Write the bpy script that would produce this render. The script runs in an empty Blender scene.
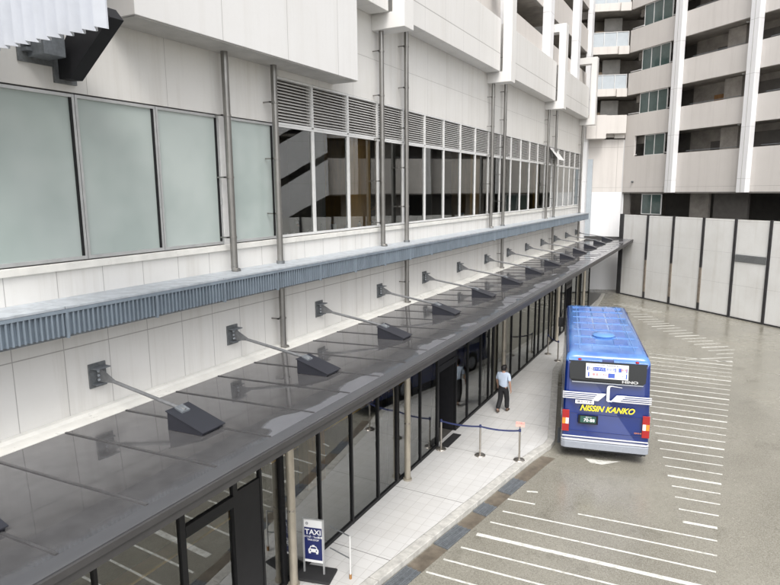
import bpy, bmesh, math, random
from mathutils import Vector, Matrix
random.seed(7)
R = math.radians
S = bpy.context.scene
C = S.collection

# ------------------------------------------------------------------ materials
def nm(name):
    m = bpy.data.materials.new(name); m.use_nodes = True
    nt = m.node_tree
    return m, nt, nt.nodes['Principled BSDF']

def math_node(nt, op, a, b=None, c=None):
    n = nt.nodes.new('ShaderNodeMath'); n.operation = op
    for i, v in enumerate((a, b, c)):
        if v is None: continue
        if isinstance(v, (int, float)): n.inputs[i].default_value = v
        else: nt.links.new(v, n.inputs[i])
    return n.outputs[0]

def coords(nt):
    t = nt.nodes.new('ShaderNodeTexCoord'); s = nt.nodes.new('ShaderNodeSeparateXYZ')
    nt.links.new(t.outputs['Object'], s.inputs[0])
    return t.outputs['Object'], s.outputs

def noise(nt, vec, scale, detail=4, rough=.6, sc=(1, 1, 1)):
    mp = nt.nodes.new('ShaderNodeMapping'); mp.inputs['Scale'].default_value = sc
    nt.links.new(vec, mp.inputs[0])
    n = nt.nodes.new('ShaderNodeTexNoise'); n.inputs['Scale'].default_value = scale
    n.inputs['Detail'].default_value = detail; n.inputs['Roughness'].default_value = rough
    nt.links.new(mp.outputs[0], n.inputs['Vector'])
    return n.outputs[0]

def ramp(nt, fac, p0, p1, c0=0., c1=1.):
    n = nt.nodes.new('ShaderNodeMapRange'); n.inputs[1].default_value = p0; n.inputs[2].default_value = p1
    n.inputs[3].default_value = c0; n.inputs[4].default_value = c1
    nt.links.new(fac, n.inputs[0]); return n.outputs[0]

def mixc(nt, fac, a, b, mode='MIX'):
    n = nt.nodes.new('ShaderNodeMix'); n.data_type = 'RGBA'; n.blend_type = mode
    for k, v in ((0, fac), (6, a), (7, b)):
        if isinstance(v, (int, float)): n.inputs[k].default_value = v
        elif isinstance(v, tuple): n.inputs[k].default_value = (*v[:3], 1)
        else: nt.links.new(v, n.inputs[k])
    return n.outputs[2]

def bump(nt, b, h, strength=.2, dist=.01):
    n = nt.nodes.new('ShaderNodeBump'); n.inputs['Strength'].default_value = strength
    n.inputs['Distance'].default_value = dist
    nt.links.new(h, n.inputs['Height']); nt.links.new(n.outputs[0], b.inputs['Normal'])

def seam(nt, coord, period, off, w):
    """1 on a seam line, 0 elsewhere"""
    a = math_node(nt, 'SUBTRACT', coord, off)
    if period:
        a = math_node(nt, 'FLOORED_MODULO', math_node(nt, 'ADD', a, w / 2), period)
        return math_node(nt, 'LESS_THAN', a, w)
    return math_node(nt, 'LESS_THAN', math_node(nt, 'ABSOLUTE', a), w / 2)

def maxs(nt, l):
    r = l[0]
    for x in l[1:]: r = math_node(nt, 'MAXIMUM', r, x)
    return r

def mat(name, col, rough=.5, metal=0., var=.12, scale=3., sc=(1, 1, 1), bmp=0., bscale=60., rvar=0., spec=.5, coat=0.):
    m, nt, b = nm(name)
    v, s = coords(nt)
    n = noise(nt, v, scale, 6, .65, sc)
    c0 = tuple(max(0, c * (1 - var)) for c in col); c1 = tuple(c * (1 + var) for c in col)
    nt.links.new(mixc(nt, ramp(nt, n, .3, .7), c0, c1), b.inputs['Base Color'])
    b.inputs['Roughness'].default_value = rough; b.inputs['Metallic'].default_value = metal
    b.inputs['Specular IOR Level'].default_value = spec
    b.inputs['Coat Weight'].default_value = coat; b.inputs['Coat Roughness'].default_value = .05
    if rvar: nt.links.new(ramp(nt, noise(nt, v, scale * 2.3), .3, .7, rough - rvar, rough + rvar), b.inputs['Roughness'])
    if bmp: bump(nt, b, noise(nt, v, bscale, 3), bmp)
    return m

def wall_mat(name, col, seams, rough=.45, dirt=.12, streak=.10, dirtcol=(.42, .39, .34)):
    """painted panels: seams = list of (axis, period, offset, width)"""
    m, nt, b = nm(name)
    v, s = coords(nt)
    big = noise(nt, v, .55, 5, .6)
    st = noise(nt, v, 1., 5, .7, (2.6, 2.6, .12))
    fine = noise(nt, v, 14., 3, .6)
    f = math_node(nt, 'ADD', ramp(nt, big, .42, .75, 0, dirt), ramp(nt, st, .50, .78, 0, streak * 2))
    f = math_node(nt, 'ADD', f, ramp(nt, fine, .5, .8, 0, .04))
    c = mixc(nt, f, col, dirtcol)
    if seams:
        sm = maxs(nt, [seam(nt, s[a], p, o, w) for a, p, o, w in seams])
        c = mixc(nt, math_node(nt, 'MULTIPLY', sm, .55), c, (.16, .15, .14))
        # soft dirt beside the seams
        bump(nt, b, math_node(nt, 'SUBTRACT', 1., sm), .6, .008)
    nt.links.new(c, b.inputs['Base Color'])
    nt.links.new(ramp(nt, fine, .2, .8, rough - .08, rough + .1), b.inputs['Roughness'])
    return m

def glass_mat(name, tint=(.75, .82, .8), ior=1.7, rough=.0):
    m = bpy.data.materials.new(name); m.use_nodes = True; nt = m.node_tree
    nt.nodes.clear()
    o = nt.nodes.new('ShaderNodeOutputMaterial'); mx = nt.nodes.new('ShaderNodeMixShader')
    tr = nt.nodes.new('ShaderNodeBsdfTransparent'); gl = nt.nodes.new('ShaderNodeBsdfGlossy')
    fr = nt.nodes.new('ShaderNodeFresnel'); fr.inputs[0].default_value = ior
    tr.inputs[0].default_value = (*tint, 1); gl.inputs['Roughness'].default_value = rough
    gl.inputs['Color'].default_value = (.95, .97, .96, 1)
    v, s = coords(nt)
    bp = nt.nodes.new('ShaderNodeBump'); bp.inputs['Strength'].default_value = .06; bp.inputs['Distance'].default_value = .02
    nt.links.new(noise(nt, v, .8, 1), bp.inputs['Height']); nt.links.new(bp.outputs[0], gl.inputs['Normal'])
    nt.links.new(fr.outputs[0], mx.inputs[0]); nt.links.new(tr.outputs[0], mx.inputs[1])
    nt.links.new(gl.outputs[0], mx.inputs[2]); nt.links.new(mx.outputs[0], o.inputs[0])
    return m

M = {}
WHITE = (.655, .645, .62)
M['wall_low'] = wall_mat('white_wall_panel', WHITE, [(1, .855, .10, .014), (2, 0, 5.37, .018)], dirt=.16, streak=.22)
M['wall_up'] = wall_mat('white_upper_panel', WHITE, [(1, 1.71, .10, .010), (2, 0, 11.9, .012)], dirt=.16, streak=.2)
M['box'] = wall_mat('white_overhang_panel', (.655, .645, .625), [(1, 1.71, .2, .012), (2, 0, 13.87, .03)], dirt=.12, streak=.12)
M['box_near'] = wall_mat('white_cladding', (.66, .655, .645), [(1, 2.05, 1.2, .014)], dirt=.10, streak=.10)
M['frame'] = wall_mat('white_frame_paint', (.67, .66, .64), [], dirt=.1, streak=.08)
M['soffit'] = mat('soffit_grey', (.42, .41, .39), .6, var=.15, scale=2)
M['apt'] = wall_mat('beige_apartment_concrete', (.60, .57, .54), [(0, 5.25, 4.9, .014), (2, 3.1, 1.95, .018)], rough=.7, dirt=.12, streak=.14, dirtcol=(.33, .30, .28))
M['aptc'] = wall_mat('beige_apartment_wing', (.55, .52, .49), [(1, 2.6, 0, .014), (2, 3.1, 2.7, .03)], rough=.7, dirt=.12, streak=.14, dirtcol=(.33, .30, .28))
M['apt_col'] = wall_mat('white_column_paint', (.72, .72, .73), [(2, 3.1, 2.4, .02)], rough=.5, dirt=.1, streak=.08)
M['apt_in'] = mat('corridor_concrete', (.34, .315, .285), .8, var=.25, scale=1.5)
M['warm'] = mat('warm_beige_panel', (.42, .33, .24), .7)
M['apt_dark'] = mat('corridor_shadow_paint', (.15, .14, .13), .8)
M['apt_lowwall'] = wall_mat('white_apartment_base', (.76, .76, .77), [(0, 1.3, 0, .012)], dirt=.08, streak=.06)
M['rail_glass'] = mat('pale_blue_rail_panel', (.40, .44, .47), .35, var=.06)
M['ret'] = wall_mat('white_boundary_panel', (.76, .76, .745), [(2, 1.95, .15, .012)], dirt=.22, streak=.14, dirtcol=(.40, .36, .30))
M['black_steel'] = mat('black_steel', (.012, .012, .013), .45, .0, var=.2, spec=.25)
M['post_black'] = mat('boundary_post_black', (.035, .034, .036), .5, var=.3)
M['post_rust'] = mat('weathered_post_steel', (.20, .17, .14), .6, var=.3, scale=6)
M['alu'] = mat('aluminium_frame', (.52, .53, .53), .38, .55, var=.1)
M['alu_white'] = mat('white_window_frame', (.62, .62, .61), .4, var=.08)
M['louvre'] = mat('louvre_slat', (.58, .57, .55), .45, .2, var=.12)
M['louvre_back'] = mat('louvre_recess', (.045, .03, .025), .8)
M['stainless'] = mat('stainless_pipe', (.25, .243, .23), .34, .8, var=.22, scale=3, sc=(1, 1, .35), rvar=.06)
M['galv'] = mat('galvanised_steel', (.17, .185, .20), .5, .35, var=.25, scale=9)
M['galv_light'] = mat('weathered_galvanised_steel', (.42, .45, .48), .5, .25, var=.22, scale=4)
M['fins'] = mat('blue_grey_fin_steel', (.20, .24, .28), .5, .2, var=.18, scale=3, sc=(1, 1, .3))
M['rod'] = mat('stay_rod_steel', (.20, .205, .21), .45, .4, var=.2, scale=10)
M['galv_dark'] = mat('stay_steel', (.17, .18, .185), .5, .5, var=.3, scale=14)
M['anchor'] = mat('dark_grey_cover_plate', (.022, .023, .03), .35, .0, var=.15)
M['black_box'] = mat('black_brace_paint', (.014, .014, .016), .6, var=.2, spec=.25)

M['corr'] = mat('white_corrugated_sheet', (.47, .49, .53), .45, var=.06)
M['frost'] = None
M['clear'] = glass_mat('window_glass', (.86, .90, .88), 2.45)
M['store'] = glass_mat('storefront_glass', (.90, .93, .92), 2.8)
M['aptglass'] = mat('dark_green_glass', (.055, .085, .08), .12, var=.15, spec=.8)
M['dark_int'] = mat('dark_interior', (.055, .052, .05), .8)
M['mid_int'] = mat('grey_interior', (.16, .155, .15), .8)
M['ochre'] = mat('ochre_wood_panel', (.72, .43, .14), .5, var=.2, sc=(1, 1, .15), scale=8)
M['amber'] = mat('amber_floor_strip', (.92, .55, .14), .6, var=.1)
M['brownwood'] = mat('brown_wood_panel', (.30, .15, .05), .5, var=.25, sc=(1, 1, .15), scale=8)
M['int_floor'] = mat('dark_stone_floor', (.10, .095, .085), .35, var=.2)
M['belt'] = mat('blue_belt_webbing', (.025, .035, .11), .7)
M['post_metal'] = mat('brushed_post_metal', (.42, .39, .35), .3, .85, var=.15, rvar=.08)
M['column_metal'] = mat('warm_grey_column', (.42, .38, .31), .38, .5, var=.2, scale=4, sc=(1, 1, .3))
M['kerb'] = mat('kerb_concrete', (.43, .42, .39), .75, var=.25, scale=5, bmp=.3)
M['white_plastic'] = mat('white_sign_plastic', (.78, .78, .78), .4, var=.03)
M['navy'] = mat('navy_sign_print', (.012, .020, .11), .4, var=.06)
M['rubber'] = mat('black_rubber', (.02, .02, .021), .75)
M['pinkpaper'] = mat('pink_notice_sheet', (.52, .29, .24), .5, var=.1, scale=30)
M['skin'] = mat('skin', (.42, .25, .18), .5, var=.06)
M['hair'] = mat('black_hair', (.012, .010, .010), .55)
M['shirt'] = mat('pale_blue_shirt', (.50, .58, .70), .8, var=.06)
M['trousers'] = mat('black_trousers', (.012, .012, .014), .8)
M['shoe'] = mat('brown_shoe', (.09, .06, .04), .5)
M['darkshirt'] = mat('dark_shirt', (.03, .03, .04), .8)
M['whiteshirt'] = mat('white_shirt', (.6, .6, .6), .8)

# frosted glass: opaque film with a gloss, slightly mottled
m, nt, b = nm('frosted_glass'); v, s = coords(nt)
f = ramp(nt, noise(nt, v, .5, 3), .35, .65)
nt.links.new(mixc(nt, f, (.34, .395, .375), (.43, .48, .46)), b.inputs['Base Color'])
b.inputs['Roughness'].default_value = .22; b.inputs['Coat Weight'].default_value = .35; b.inputs['Coat Roughness'].default_value = .04
M['frost'] = m

# pavement tiles
m, nt, b = nm('pavement_tiles'); v, s = coords(nt)
def rot_coord(nt, s, ang):
    a = math_node(nt, 'ADD', math_node(nt, 'MULTIPLY', s[0], math.cos(ang)), math_node(nt, 'MULTIPLY', s[1], math.sin(ang)))
    c = math_node(nt, 'ADD', math_node(nt, 'MULTIPLY', s[0], -math.sin(ang)), math_node(nt, 'MULTIPLY', s[1], math.cos(ang)))
    return a, c
grid = maxs(nt, [seam(nt, s[0], .30, .05, .008), seam(nt, s[1], .30, 0.02, .008)])
big = maxs(nt, [seam(nt, s[1], 3.0, 1.42, .022)])
cell = nt.nodes.new('ShaderNodeTexWhiteNoise'); cell.noise_dimensions = '2D'
cb = nt.nodes.new('ShaderNodeCombineXYZ')
nt.links.new(math_node(nt, 'FLOOR', math_node(nt, 'DIVIDE', math_node(nt, 'SUBTRACT', s[0], .05), .3)), cb.inputs[0])
nt.links.new(math_node(nt, 'FLOOR', math_node(nt, 'DIVIDE', math_node(nt, 'SUBTRACT', s[1], .02), .3)), cb.inputs[1])
nt.links.new(cb.outputs[0], cell.inputs[0])
c = mixc(nt, cell.outputs[0], (.545, .54, .525), (.575, .57, .555))
c = mixc(nt, ramp(nt, noise(nt, v, .7, 5), .45, .8, 0, .35), c, (.42, .40, .37))
c = mixc(nt, math_node(nt, 'MULTIPLY', grid, .6), c, (.26, .24, .22))
c = mixc(nt, math_node(nt, 'MULTIPLY', big, .8), c, (.10, .095, .09))
nt.links.new(c, b.inputs['Base Color'])
nt.links.new(ramp(nt, noise(nt, v, 1.2, 4), .35, .65, .28, .55), b.inputs['Roughness'])
bump(nt, b, math_node(nt, 'SUBTRACT', 1., grid), .35, .004)
M['pave'] = m

# wet concrete road
m, nt, b = nm('wet_road'); v, s = coords(nt)
n1 = noise(nt, v, .22, 5, .6); n2 = noise(nt, v, 2.2, 6, .7); n3 = noise(nt, v, 38., 3, .7)
n4 = noise(nt, v, .5, 4, .6, (1, .22, 1))
c = mixc(nt, ramp(nt, n1, .35, .68), (.19, .18, .148), (.27, .257, .215))
c = mixc(nt, ramp(nt, n2, .3, .8, 0, .28), c, (.15, .142, .12))
c = mixc(nt, ramp(nt, n4, .5, .75, 0, .35), c, (.27, .26, .225))
c = mixc(nt, ramp(nt, noise(nt, v, 1.15, 6, .72, (1, .8, 1)), .57, .74, 0, .6), c, (.085, .078, .058))
c = mixc(nt, ramp(nt, n3, .50, .72, 0, .6), c, (.36, .35, .31))
c = mixc(nt, ramp(nt, n3, .50, .28, 0, .6), c, (.07, .066, .055))
nt.links.new(c, b.inputs['Base Color'])
wet = math_node(nt, 'ADD', math_node(nt, 'MULTIPLY', n1, .6), math_node(nt, 'MULTIPLY', n2, .4))
nt.links.new(ramp(nt, wet, .36, .64, .12, .34), b.inputs['Roughness'])
b.inputs['Specular IOR Level'].default_value = .5
bump(nt, b, n3, .25, .004)
M['road'] = m

m, nt, b = nm('white_road_paint'); v, s = coords(nt)
w = noise(nt, v, 7., 6, .75)
nt.links.new(mixc(nt, ramp(nt, w, .46, .66, 0, .8), (.64, .64, .60), (.27, .26, .22)), b.inputs['Base Color'])
b.inputs['Roughness'].default_value = .5
M['paint'] = m

# wet canopy deck
m, nt, b = nm('wet_grey_canopy'); v, s = coords(nt)
n1 = noise(nt, v, 1.1, 2, .4, (1, .5, 1)); n2 = noise(nt, v, 4., 3, .5)
edge = ramp(nt, s[0], -6.8, -5.8, -.25, .15)
pud_sky = ramp(nt, math_node(nt, 'ADD', math_node(nt, 'ADD', n1, math_node(nt, 'MULTIPLY', n2, .06)), edge), .66, .69)
c = mixc(nt, ramp(nt, n2, .3, .7), (.155, .152, .156), (.205, .202, .206))
c = mixc(nt, math_node(nt, 'MULTIPLY', pud_sky, .6), c, (.33, .335, .37))  # puddles lightened and blued so the colour carries the reflected sky
nt.links.new(c, b.inputs['Base Color'])
rr = ramp(nt, noise(nt, v, 1.7, 4), .35, .7, .02, .10)
rr = math_node(nt, 'ADD', rr, math_node(nt, 'MULTIPLY', pud_sky, .3))
nt.links.new(rr, b.inputs['Roughness'])
b.inputs['Specular IOR Level'].default_value = .8; b.inputs['Metallic'].default_value = .6
bump(nt, b, noise(nt, v, 1.6, 2, .5, (1, .7, 1)), .12, .02)
M['deck'] = m
M['seam'] = mat('canopy_seam_metal', (.075, .074, .076), .35, .2, var=.3)
M['gutter'] = mat('canopy_gutter_metal', (.12, .12, .127), .2, .4, var=.1, scale=1.2, sc=(1, .3, 1))
M['fascia'] = mat('canopy_fascia_dark', (.05, .048, .048), .55, .0, var=.15)
M['canopy_soffit'] = mat('canopy_soffit_dark', (.06, .058, .058), .6)
M['flash'] = mat('white_flashing', (.66, .65, .61), .35, var=.12, scale=2, rvar=.1)

# bus
def paint_mat(name, col, rough=.16, var=.05):
    m = mat(name, col, rough, 0, var=var, scale=5, coat=.35, rvar=.04); return m
M['bus_blue'] = paint_mat('bus_blue_paint', (.005, .020, .135))
m, nt, b = nm('bus_roof_skylit_paint'); v, s = coords(nt)
n = noise(nt, v, 1.3, 5, .6, (1, .6, 1))
nt.links.new(mixc(nt, ramp(nt, n, .35, .65), (.055, .135, .40), (.10, .235, .53)), b.inputs['Base Color'])  # blue lightened so the colour itself carries the sky's highlight on the roof
b.inputs['Roughness'].default_value = .22; b.inputs['Coat Weight'].default_value = .5
M['bus_roof'] = m
M['bus_rib'] = paint_mat('bus_roof_rib_paint', (.11, .25, .56), .3)
M['bus_blue2'] = paint_mat('bus_roof_panel_paint', (.055, .14, .43), .3, .2)
M['bus_white'] = paint_mat('bus_white_paint', (.56, .57, .60))
M['bus_silver'] = paint_mat('bus_silver_paint', (.27, .29, .33), .25)
M['bus_glass'] = mat('bus_dark_glass', (.008, .009, .010), .04, var=.1, spec=.4)
M['yellow'] = mat('yellow_lettering', (.75, .62, .04), .4, var=.04)
M['red'] = mat('red_lamp_lens', (.33, .008, .008), .15, coat=.5, var=.1)
M['orange'] = mat('amber_lamp_lens', (.75, .25, .03), .15, coat=.5, var=.1)
M['lens_white'] = mat('white_lamp_lens', (.8, .8, .78), .15, coat=.5)
M['plate_green'] = mat('green_number_plate', (.03, .09, .07), .4)
M['ink'] = mat('dark_ink', (.02, .02, .06), .5)
M['redink'] = mat('red_ink', (.6, .05, .08), .5)
M['blueink'] = mat('blue_ink', (.05, .10, .42), .5)
M['chrome'] = mat('bus_silver_letter', (.6, .6, .6), .25, .8)

# ------------------------------------------------------------------ geometry helpers
class MB:
    def __init__(s): s.v = []; s.f = []
    def add(s, vs, fs):
        o = len(s.v); s.v += [tuple(v) for v in vs]; s.f += [tuple(i + o for i in f) for f in fs]; return s
    def box(s, x0, x1, y0, y1, z0, z1, mt=None):
        vs = [(x, y, z) for z in (z0, z1) for y in (y0, y1) for x in (x0, x1)]
        if mt is not None: vs = [mt @ Vector(v) for v in vs]
        return s.add(vs, [(0, 2, 3, 1), (4, 5, 7, 6), (0, 1, 5, 4), (2, 6, 7, 3), (0, 4, 6, 2), (1, 3, 7, 5)])
    def prism(s, poly, a0, a1, axis='y'):
        """poly: 2-D points in the plane normal to axis (xz for y, yz for x, xy for z)"""
        def P(u, w, a):
            return (u, a, w) if axis == 'y' else (a, u, w) if axis == 'x' else (u, w, a)
        n = len(poly)
        vs = [P(u, w, a0) for u, w in poly] + [P(u, w, a1) for u, w in poly]
        fs = [tuple(range(n)), tuple(range(2 * n - 1, n - 1, -1))] + [(i, i + n, (i + 1) % n + n, (i + 1) % n) for i in range(n)]
        return s.add(vs, fs)
    def tube(s, pts, r, n=10, cap=True):
        pts = [Vector(p) for p in pts]; rs = r if isinstance(r, (list, tuple)) else [r] * len(pts)
        rings = []
        for i, p in enumerate(pts):
            d = (pts[min(i + 1, len(pts) - 1)] - pts[max(i - 1, 0)]).normalized()
            u = d.cross(Vector((0, 0, 1)))
            if u.length < 1e-3: u = d.cross(Vector((0, 1, 0)))
            u.normalize(); w = d.cross(u)
            rings.append([p + rs[i] * (math.cos(t) * u + math.sin(t) * w) for t in (2 * math.pi * k / n for k in range(n))])
        vs = [v for rg in rings for v in rg]; fs = []
        for i in range(len(rings) - 1):
            for k in range(n):
                a = i * n + k; b_ = i * n + (k + 1) % n
                fs.append((a, b_, b_ + n, a + n))
        if cap: fs += [tuple(range(n)), tuple(range(len(vs) - 1, len(vs) - n - 1, -1))]
        return s.add(vs, fs)
    def lathe(s, prof, c=(0, 0, 0), n=20):
        vs = []; fs = []
        for r, z in prof:
            for k in range(n):
                t = 2 * math.pi * k / n; vs.append((c[0] + r * math.cos(t), c[1] + r * math.sin(t), c[2] + z))
        for i in range(len(prof) - 1):
            for k in range(n):
                a = i * n + k; b_ = i * n + (k + 1) % n; fs.append((a, b_, b_ + n, a + n))
        fs += [tuple(range(n)), tuple(range(len(vs) - 1, len(vs) - n - 1, -1))]
        return s.add(vs, fs)
    def build(s, name, m, parent=None, world=False, bevel=0, smooth=False, segs=2, flat=False):
        me = bpy.data.meshes.new(name)
        vs = s.v
        if world and parent is not None:
            o = Vector((0, 0, 0)); p = parent
            while p: o += p.location; p = p.parent
            vs = [(x - o.x, y - o.y, z - o.z) for x, y, z in vs]
        me.from_pydata(vs, [], s.f)
        if not flat:
            bm = bmesh.new(); bm.from_mesh(me); bmesh.ops.recalc_face_normals(bm, faces=bm.faces); bm.to_mesh(me); bm.free()
        me.materials.append(M[m] if isinstance(m, str) else m)
        if smooth:
            for p in me.polygons: p.use_smooth = True
            me.set_sharp_from_angle(angle=R(40))
        ob = bpy.data.objects.new(name, me); C.objects.link(ob)
        if parent is not None: ob.parent = parent
        if bevel:
            md = ob.modifiers.new('b', 'BEVEL'); md.width = bevel; md.segments = segs; md.limit_method = 'ANGLE'; md.angle_limit = R(30)
        return ob

def tag(o, label=None, cat=None, group=None, kind=None):
    if label: o['label'] = label
    if cat: o['category'] = cat
    if group: o['group'] = group
    if kind: o['kind'] = kind
    return o
def thing(name, label, cat, loc=(0, 0, 0), rz=0, group=None):
    o = bpy.data.objects.new(name, None); C.objects.link(o); o.empty_display_size = .2
    o.location = loc; o.rotation_euler = (0, 0, rz)
    return tag(o, label, cat, group)
def dup(root, loc, rz=None, label=None):
    r = root.copy(); C.objects.link(r); r.location = loc
    if rz is not None: r.rotation_euler = (0, 0, rz)
    if label: r['label'] = label
    for ch in list(root.children):
        c = ch.copy(); C.objects.link(c); c.parent = r
        for g in list(ch.children):
            d = g.copy(); C.objects.link(d); d.parent = c
    return r
def text_obj(name, body, size, m, parent, mtx, extrude=.002, shear=0., bold=0., align='CENTER', sx=1.):
    cu = bpy.data.curves.new(name, 'FONT'); cu.body = body; cu.size = size; cu.extrude = extrude
    cu.shear = shear; cu.offset = bold; cu.align_x = align; cu.align_y = 'CENTER'
    t = bpy.data.objects.new(name + '_tmp', cu); C.objects.link(t)
    dg = bpy.context.evaluated_depsgraph_get()
    me = bpy.data.meshes.new_from_object(t.evaluated_get(dg))
    bpy.data.objects.remove(t)
    me.transform(mtx @ Matrix.Diagonal((sx, 1, 1, 1)))
    me.materials.clear(); me.materials.append(M[m])
    ob = bpy.data.objects.new(name, me); C.objects.link(ob); ob.parent = parent
    return ob
ORD = ['nearest', 'second', 'third', 'fourth', 'fifth', 'sixth', 'seventh', 'eighth', 'ninth', 'tenth', 'eleventh', 'twelfth', 'thirteenth', 'fourteenth', 'fifteenth', 'sixteenth', 'seventeenth']

# ------------------------------------------------------------------ ground
GZ = -.15
g = MB(); g.add([(-160, -160, GZ), (160, -160, GZ), (160, 160, GZ), (-160, 160, GZ)], [(0, 1, 2, 3)])
tag(g.build('ground', 'road'), kind='structure')
kerb_in = [(-6.75, 0), (-6.45, 5.0), (-5.78, 9.72), (-5.12, 13.6), (-4.56, 16.9), (-4.36, 17.75), (-4.28, 18.0), (-4.27, 18.45), (-5.90, 26.0), (-5.95, 26.5), (-6.30, 32), (-6.9, 40), (-7.4, 48)]
kerb_out = [(-6.50, 0), (-6.20, 5.0), (-5.53, 9.72), (-4.87, 13.6), (-4.31, 16.9), (-4.12, 17.72), (-4.05, 18.0), (-4.04, 18.5), (-5.63, 26.0), (-5.68, 26.5), (-6.05, 32), (-6.65, 40), (-7.15, 48)]
poly = [(-7.4, 0)] + kerb_in + [(-7.4, 48.01)]
p = MB()
for (xa, ya), (xb, yb) in zip(kerb_in, kerb_in[1:]):
    p.add([(-9.3, ya, 0), (xa, ya, 0), (xb, yb, 0), (-9.3, yb, 0)], [(0, 1, 2, 3)])
tag(p.build('pavement', 'pave'), kind='structure')
k = MB()
for i in range(len(kerb_in) - 1):
    a, b_, c_, d_ = kerb_in[i], kerb_out[i], kerb_out[i + 1], kerb_in[i + 1]
    L = math.dist(a, d_); n = max(1, round(L / 1.8))
    for j in range(n):
        t0 = j / n + .004 / n; t1 = (j + 1) / n - .004 / n
        lp = lambda p, q, t: (p[0] + (q[0] - p[0]) * t, p[1] + (q[1] - p[1]) * t)
        q = [lp(a, d_, t0), lp(b_, c_, t0), lp(b_, c_, t1), lp(a, d_, t1)]
        vs = [(x, y, GZ) for x, y in q] + [(x, y, .004) for x, y in q]
        k.add(vs, [(0, 3, 2, 1), (4, 5, 6, 7), (0, 1, 5, 4), (1, 2, 6, 5), (2, 3, 7, 6), (3, 0, 4, 7)])
tag(k.build('kerb', 'kerb', bevel=.015), kind='structure')

def quad(mb, p0, p1, w, z):
    w *= .85; a = Vector(p0); b_ = Vector(p1); d = (b_ - a).normalized(); n = Vector((-d.y, d.x)) * w / 2
    mb.add([(a.x - n.x, a.y - n.y, z), (b_.x - n.x, b_.y - n.y, z), (b_.x + n.x, b_.y + n.y, z), (a.x + n.x, a.y + n.y, z)], [(0, 1, 2, 3)])
mk = MB(); ZM = GZ + .004
# near full-width stripes
near = [((-4.34, 13.12), (.51, 13.44), .07), ((-4.23, 13.75), (.53, 14.10), .07), ((-2.53, 14.49), (.53, 14.74), .07),
        ((-4.45, 12.47), (.46, 12.78), .15), ((-4.58, 11.80), (.44, 12.12), .07), ((-4.75, 11.2), (.42, 11.5), .07), ((-4.9, 10.62), (.40, 10.90), .07),
        ((-4.95, 9.72), (.38, 10.2), .07), ((-4.95, 8.90), (.36, 9.35), .20), ((-5.1, 8.3), (.33, 8.6), .07), ((-5.2, 7.65), (.3, 7.95), .07),
        ((-5.3, 7.0), (.28, 7.3), .07), ((-5.4, 6.3), (.25, 6.6), .15), ((-5.5, 5.6), (.22, 5.9), .07), ((-5.55, 4.9), (.2, 5.2), .07), ((-5.6, 4.2), (.2, 4.5), .07),
        ((-4.30, 14.40), (-3.60, 14.46), .07), ((-3.97, 15.03), (-3.70, 15.12), .09)]
for a, b_, w in near: quad(mk, a, b_, w, ZM)
Lp = [(-.21, 15.29), (-.33, 15.90), (-.45, 16.53), (-.57, 17.15), (-.71, 17.76), (-.83, 18.40), (-.93, 19.0), (-1.06, 19.62), (-1.17, 20.27), (-1.30, 20.9), (-1.40, 21.56)]
Rp = [(.53, 15.35), (.56, 15.99), (.59, 16.62), (.6, 17.25), (.62, 17.87), (.65, 18.53), (.67, 19.17), (.68, 19.80), (.71, 20.44), (.74, 21.09), (.76, 21.71)]
for i, (a, b_) in enumerate(zip(Lp, Rp)): quad(mk, a, b_, .13 if i % 4 == 0 else .07, ZM)
y = 22.34
for i in range(11, 26):
    yy = 21.71 + (i - 10) * .655
    xl = -1.40 - (i - 10) * .10 if i < 17 else -2.0 - (i - 16) * .05
    quad(mk, (xl, yy - .16 + (i - 10) * .004), (.76 + (i - 10) * .024, yy), .14 if i % 4 == 0 else .075, ZM)
fan = [((-4.76, 42.2), (-4.09, 42.5)), ((-4.51, 41.25), (-3.52, 41.75)), ((-4.24, 40.45), (-3.14, 41.05)), ((-3.87, 39.7), (-2.79, 40.36)), ((-3.53, 39.1), (-2.42, 39.85)), ((-3.23, 38.56), (-2.1, 39.37)), ((-2.94, 37.99), (-1.78, 38.87)),
       ((-2.6, 37.44), (-1.43, 38.36)), ((-2.25, 36.90), (-1.08, 37.84)), ((-1.92, 36.40), (-.75, 37.30)), ((-1.58, 35.90), (-.42, 36.76)), ((-1.23, 35.42), (-.06, 36.25)), ((-.91, 34.93), (.29, 35.75)),
       ((-.6, 34.40), (.62, 35.27)), ((-.23, 33.88), (.96, 34.74)), ((.08, 33.34), (1.23, 34.14)), ((.44, 32.79), (1.18, 33.33)), ((-.84, 31.12), (1.14, 32.48)), ((.45, 31.41), (1.11, 31.71))]
for i, (a, b_) in enumerate(fan): quad(mk, a, b_, .15 if i % 4 == 2 else .10, ZM)
# a few dashes on the far side of the turning loop
for k_ in range(9): quad(mk, (-6.0 + k_ * .33, 44.4 - .24 * k_), (-5.4 + k_ * .33, 44.9 - .24 * k_), .1, ZM)
mk.add([(x_, y_, ZM) for x_, y_ in ((-3.0, 17.85), (-2.79, 17.60), (-2.46, 17.63), (-2.0, 18.1), (-2.25, 18.0), (-2.58, 17.9))], [(0, 1, 2, 3, 4, 5)])
tag(mk.build('road_markings', 'paint'), kind='structure')

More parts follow.
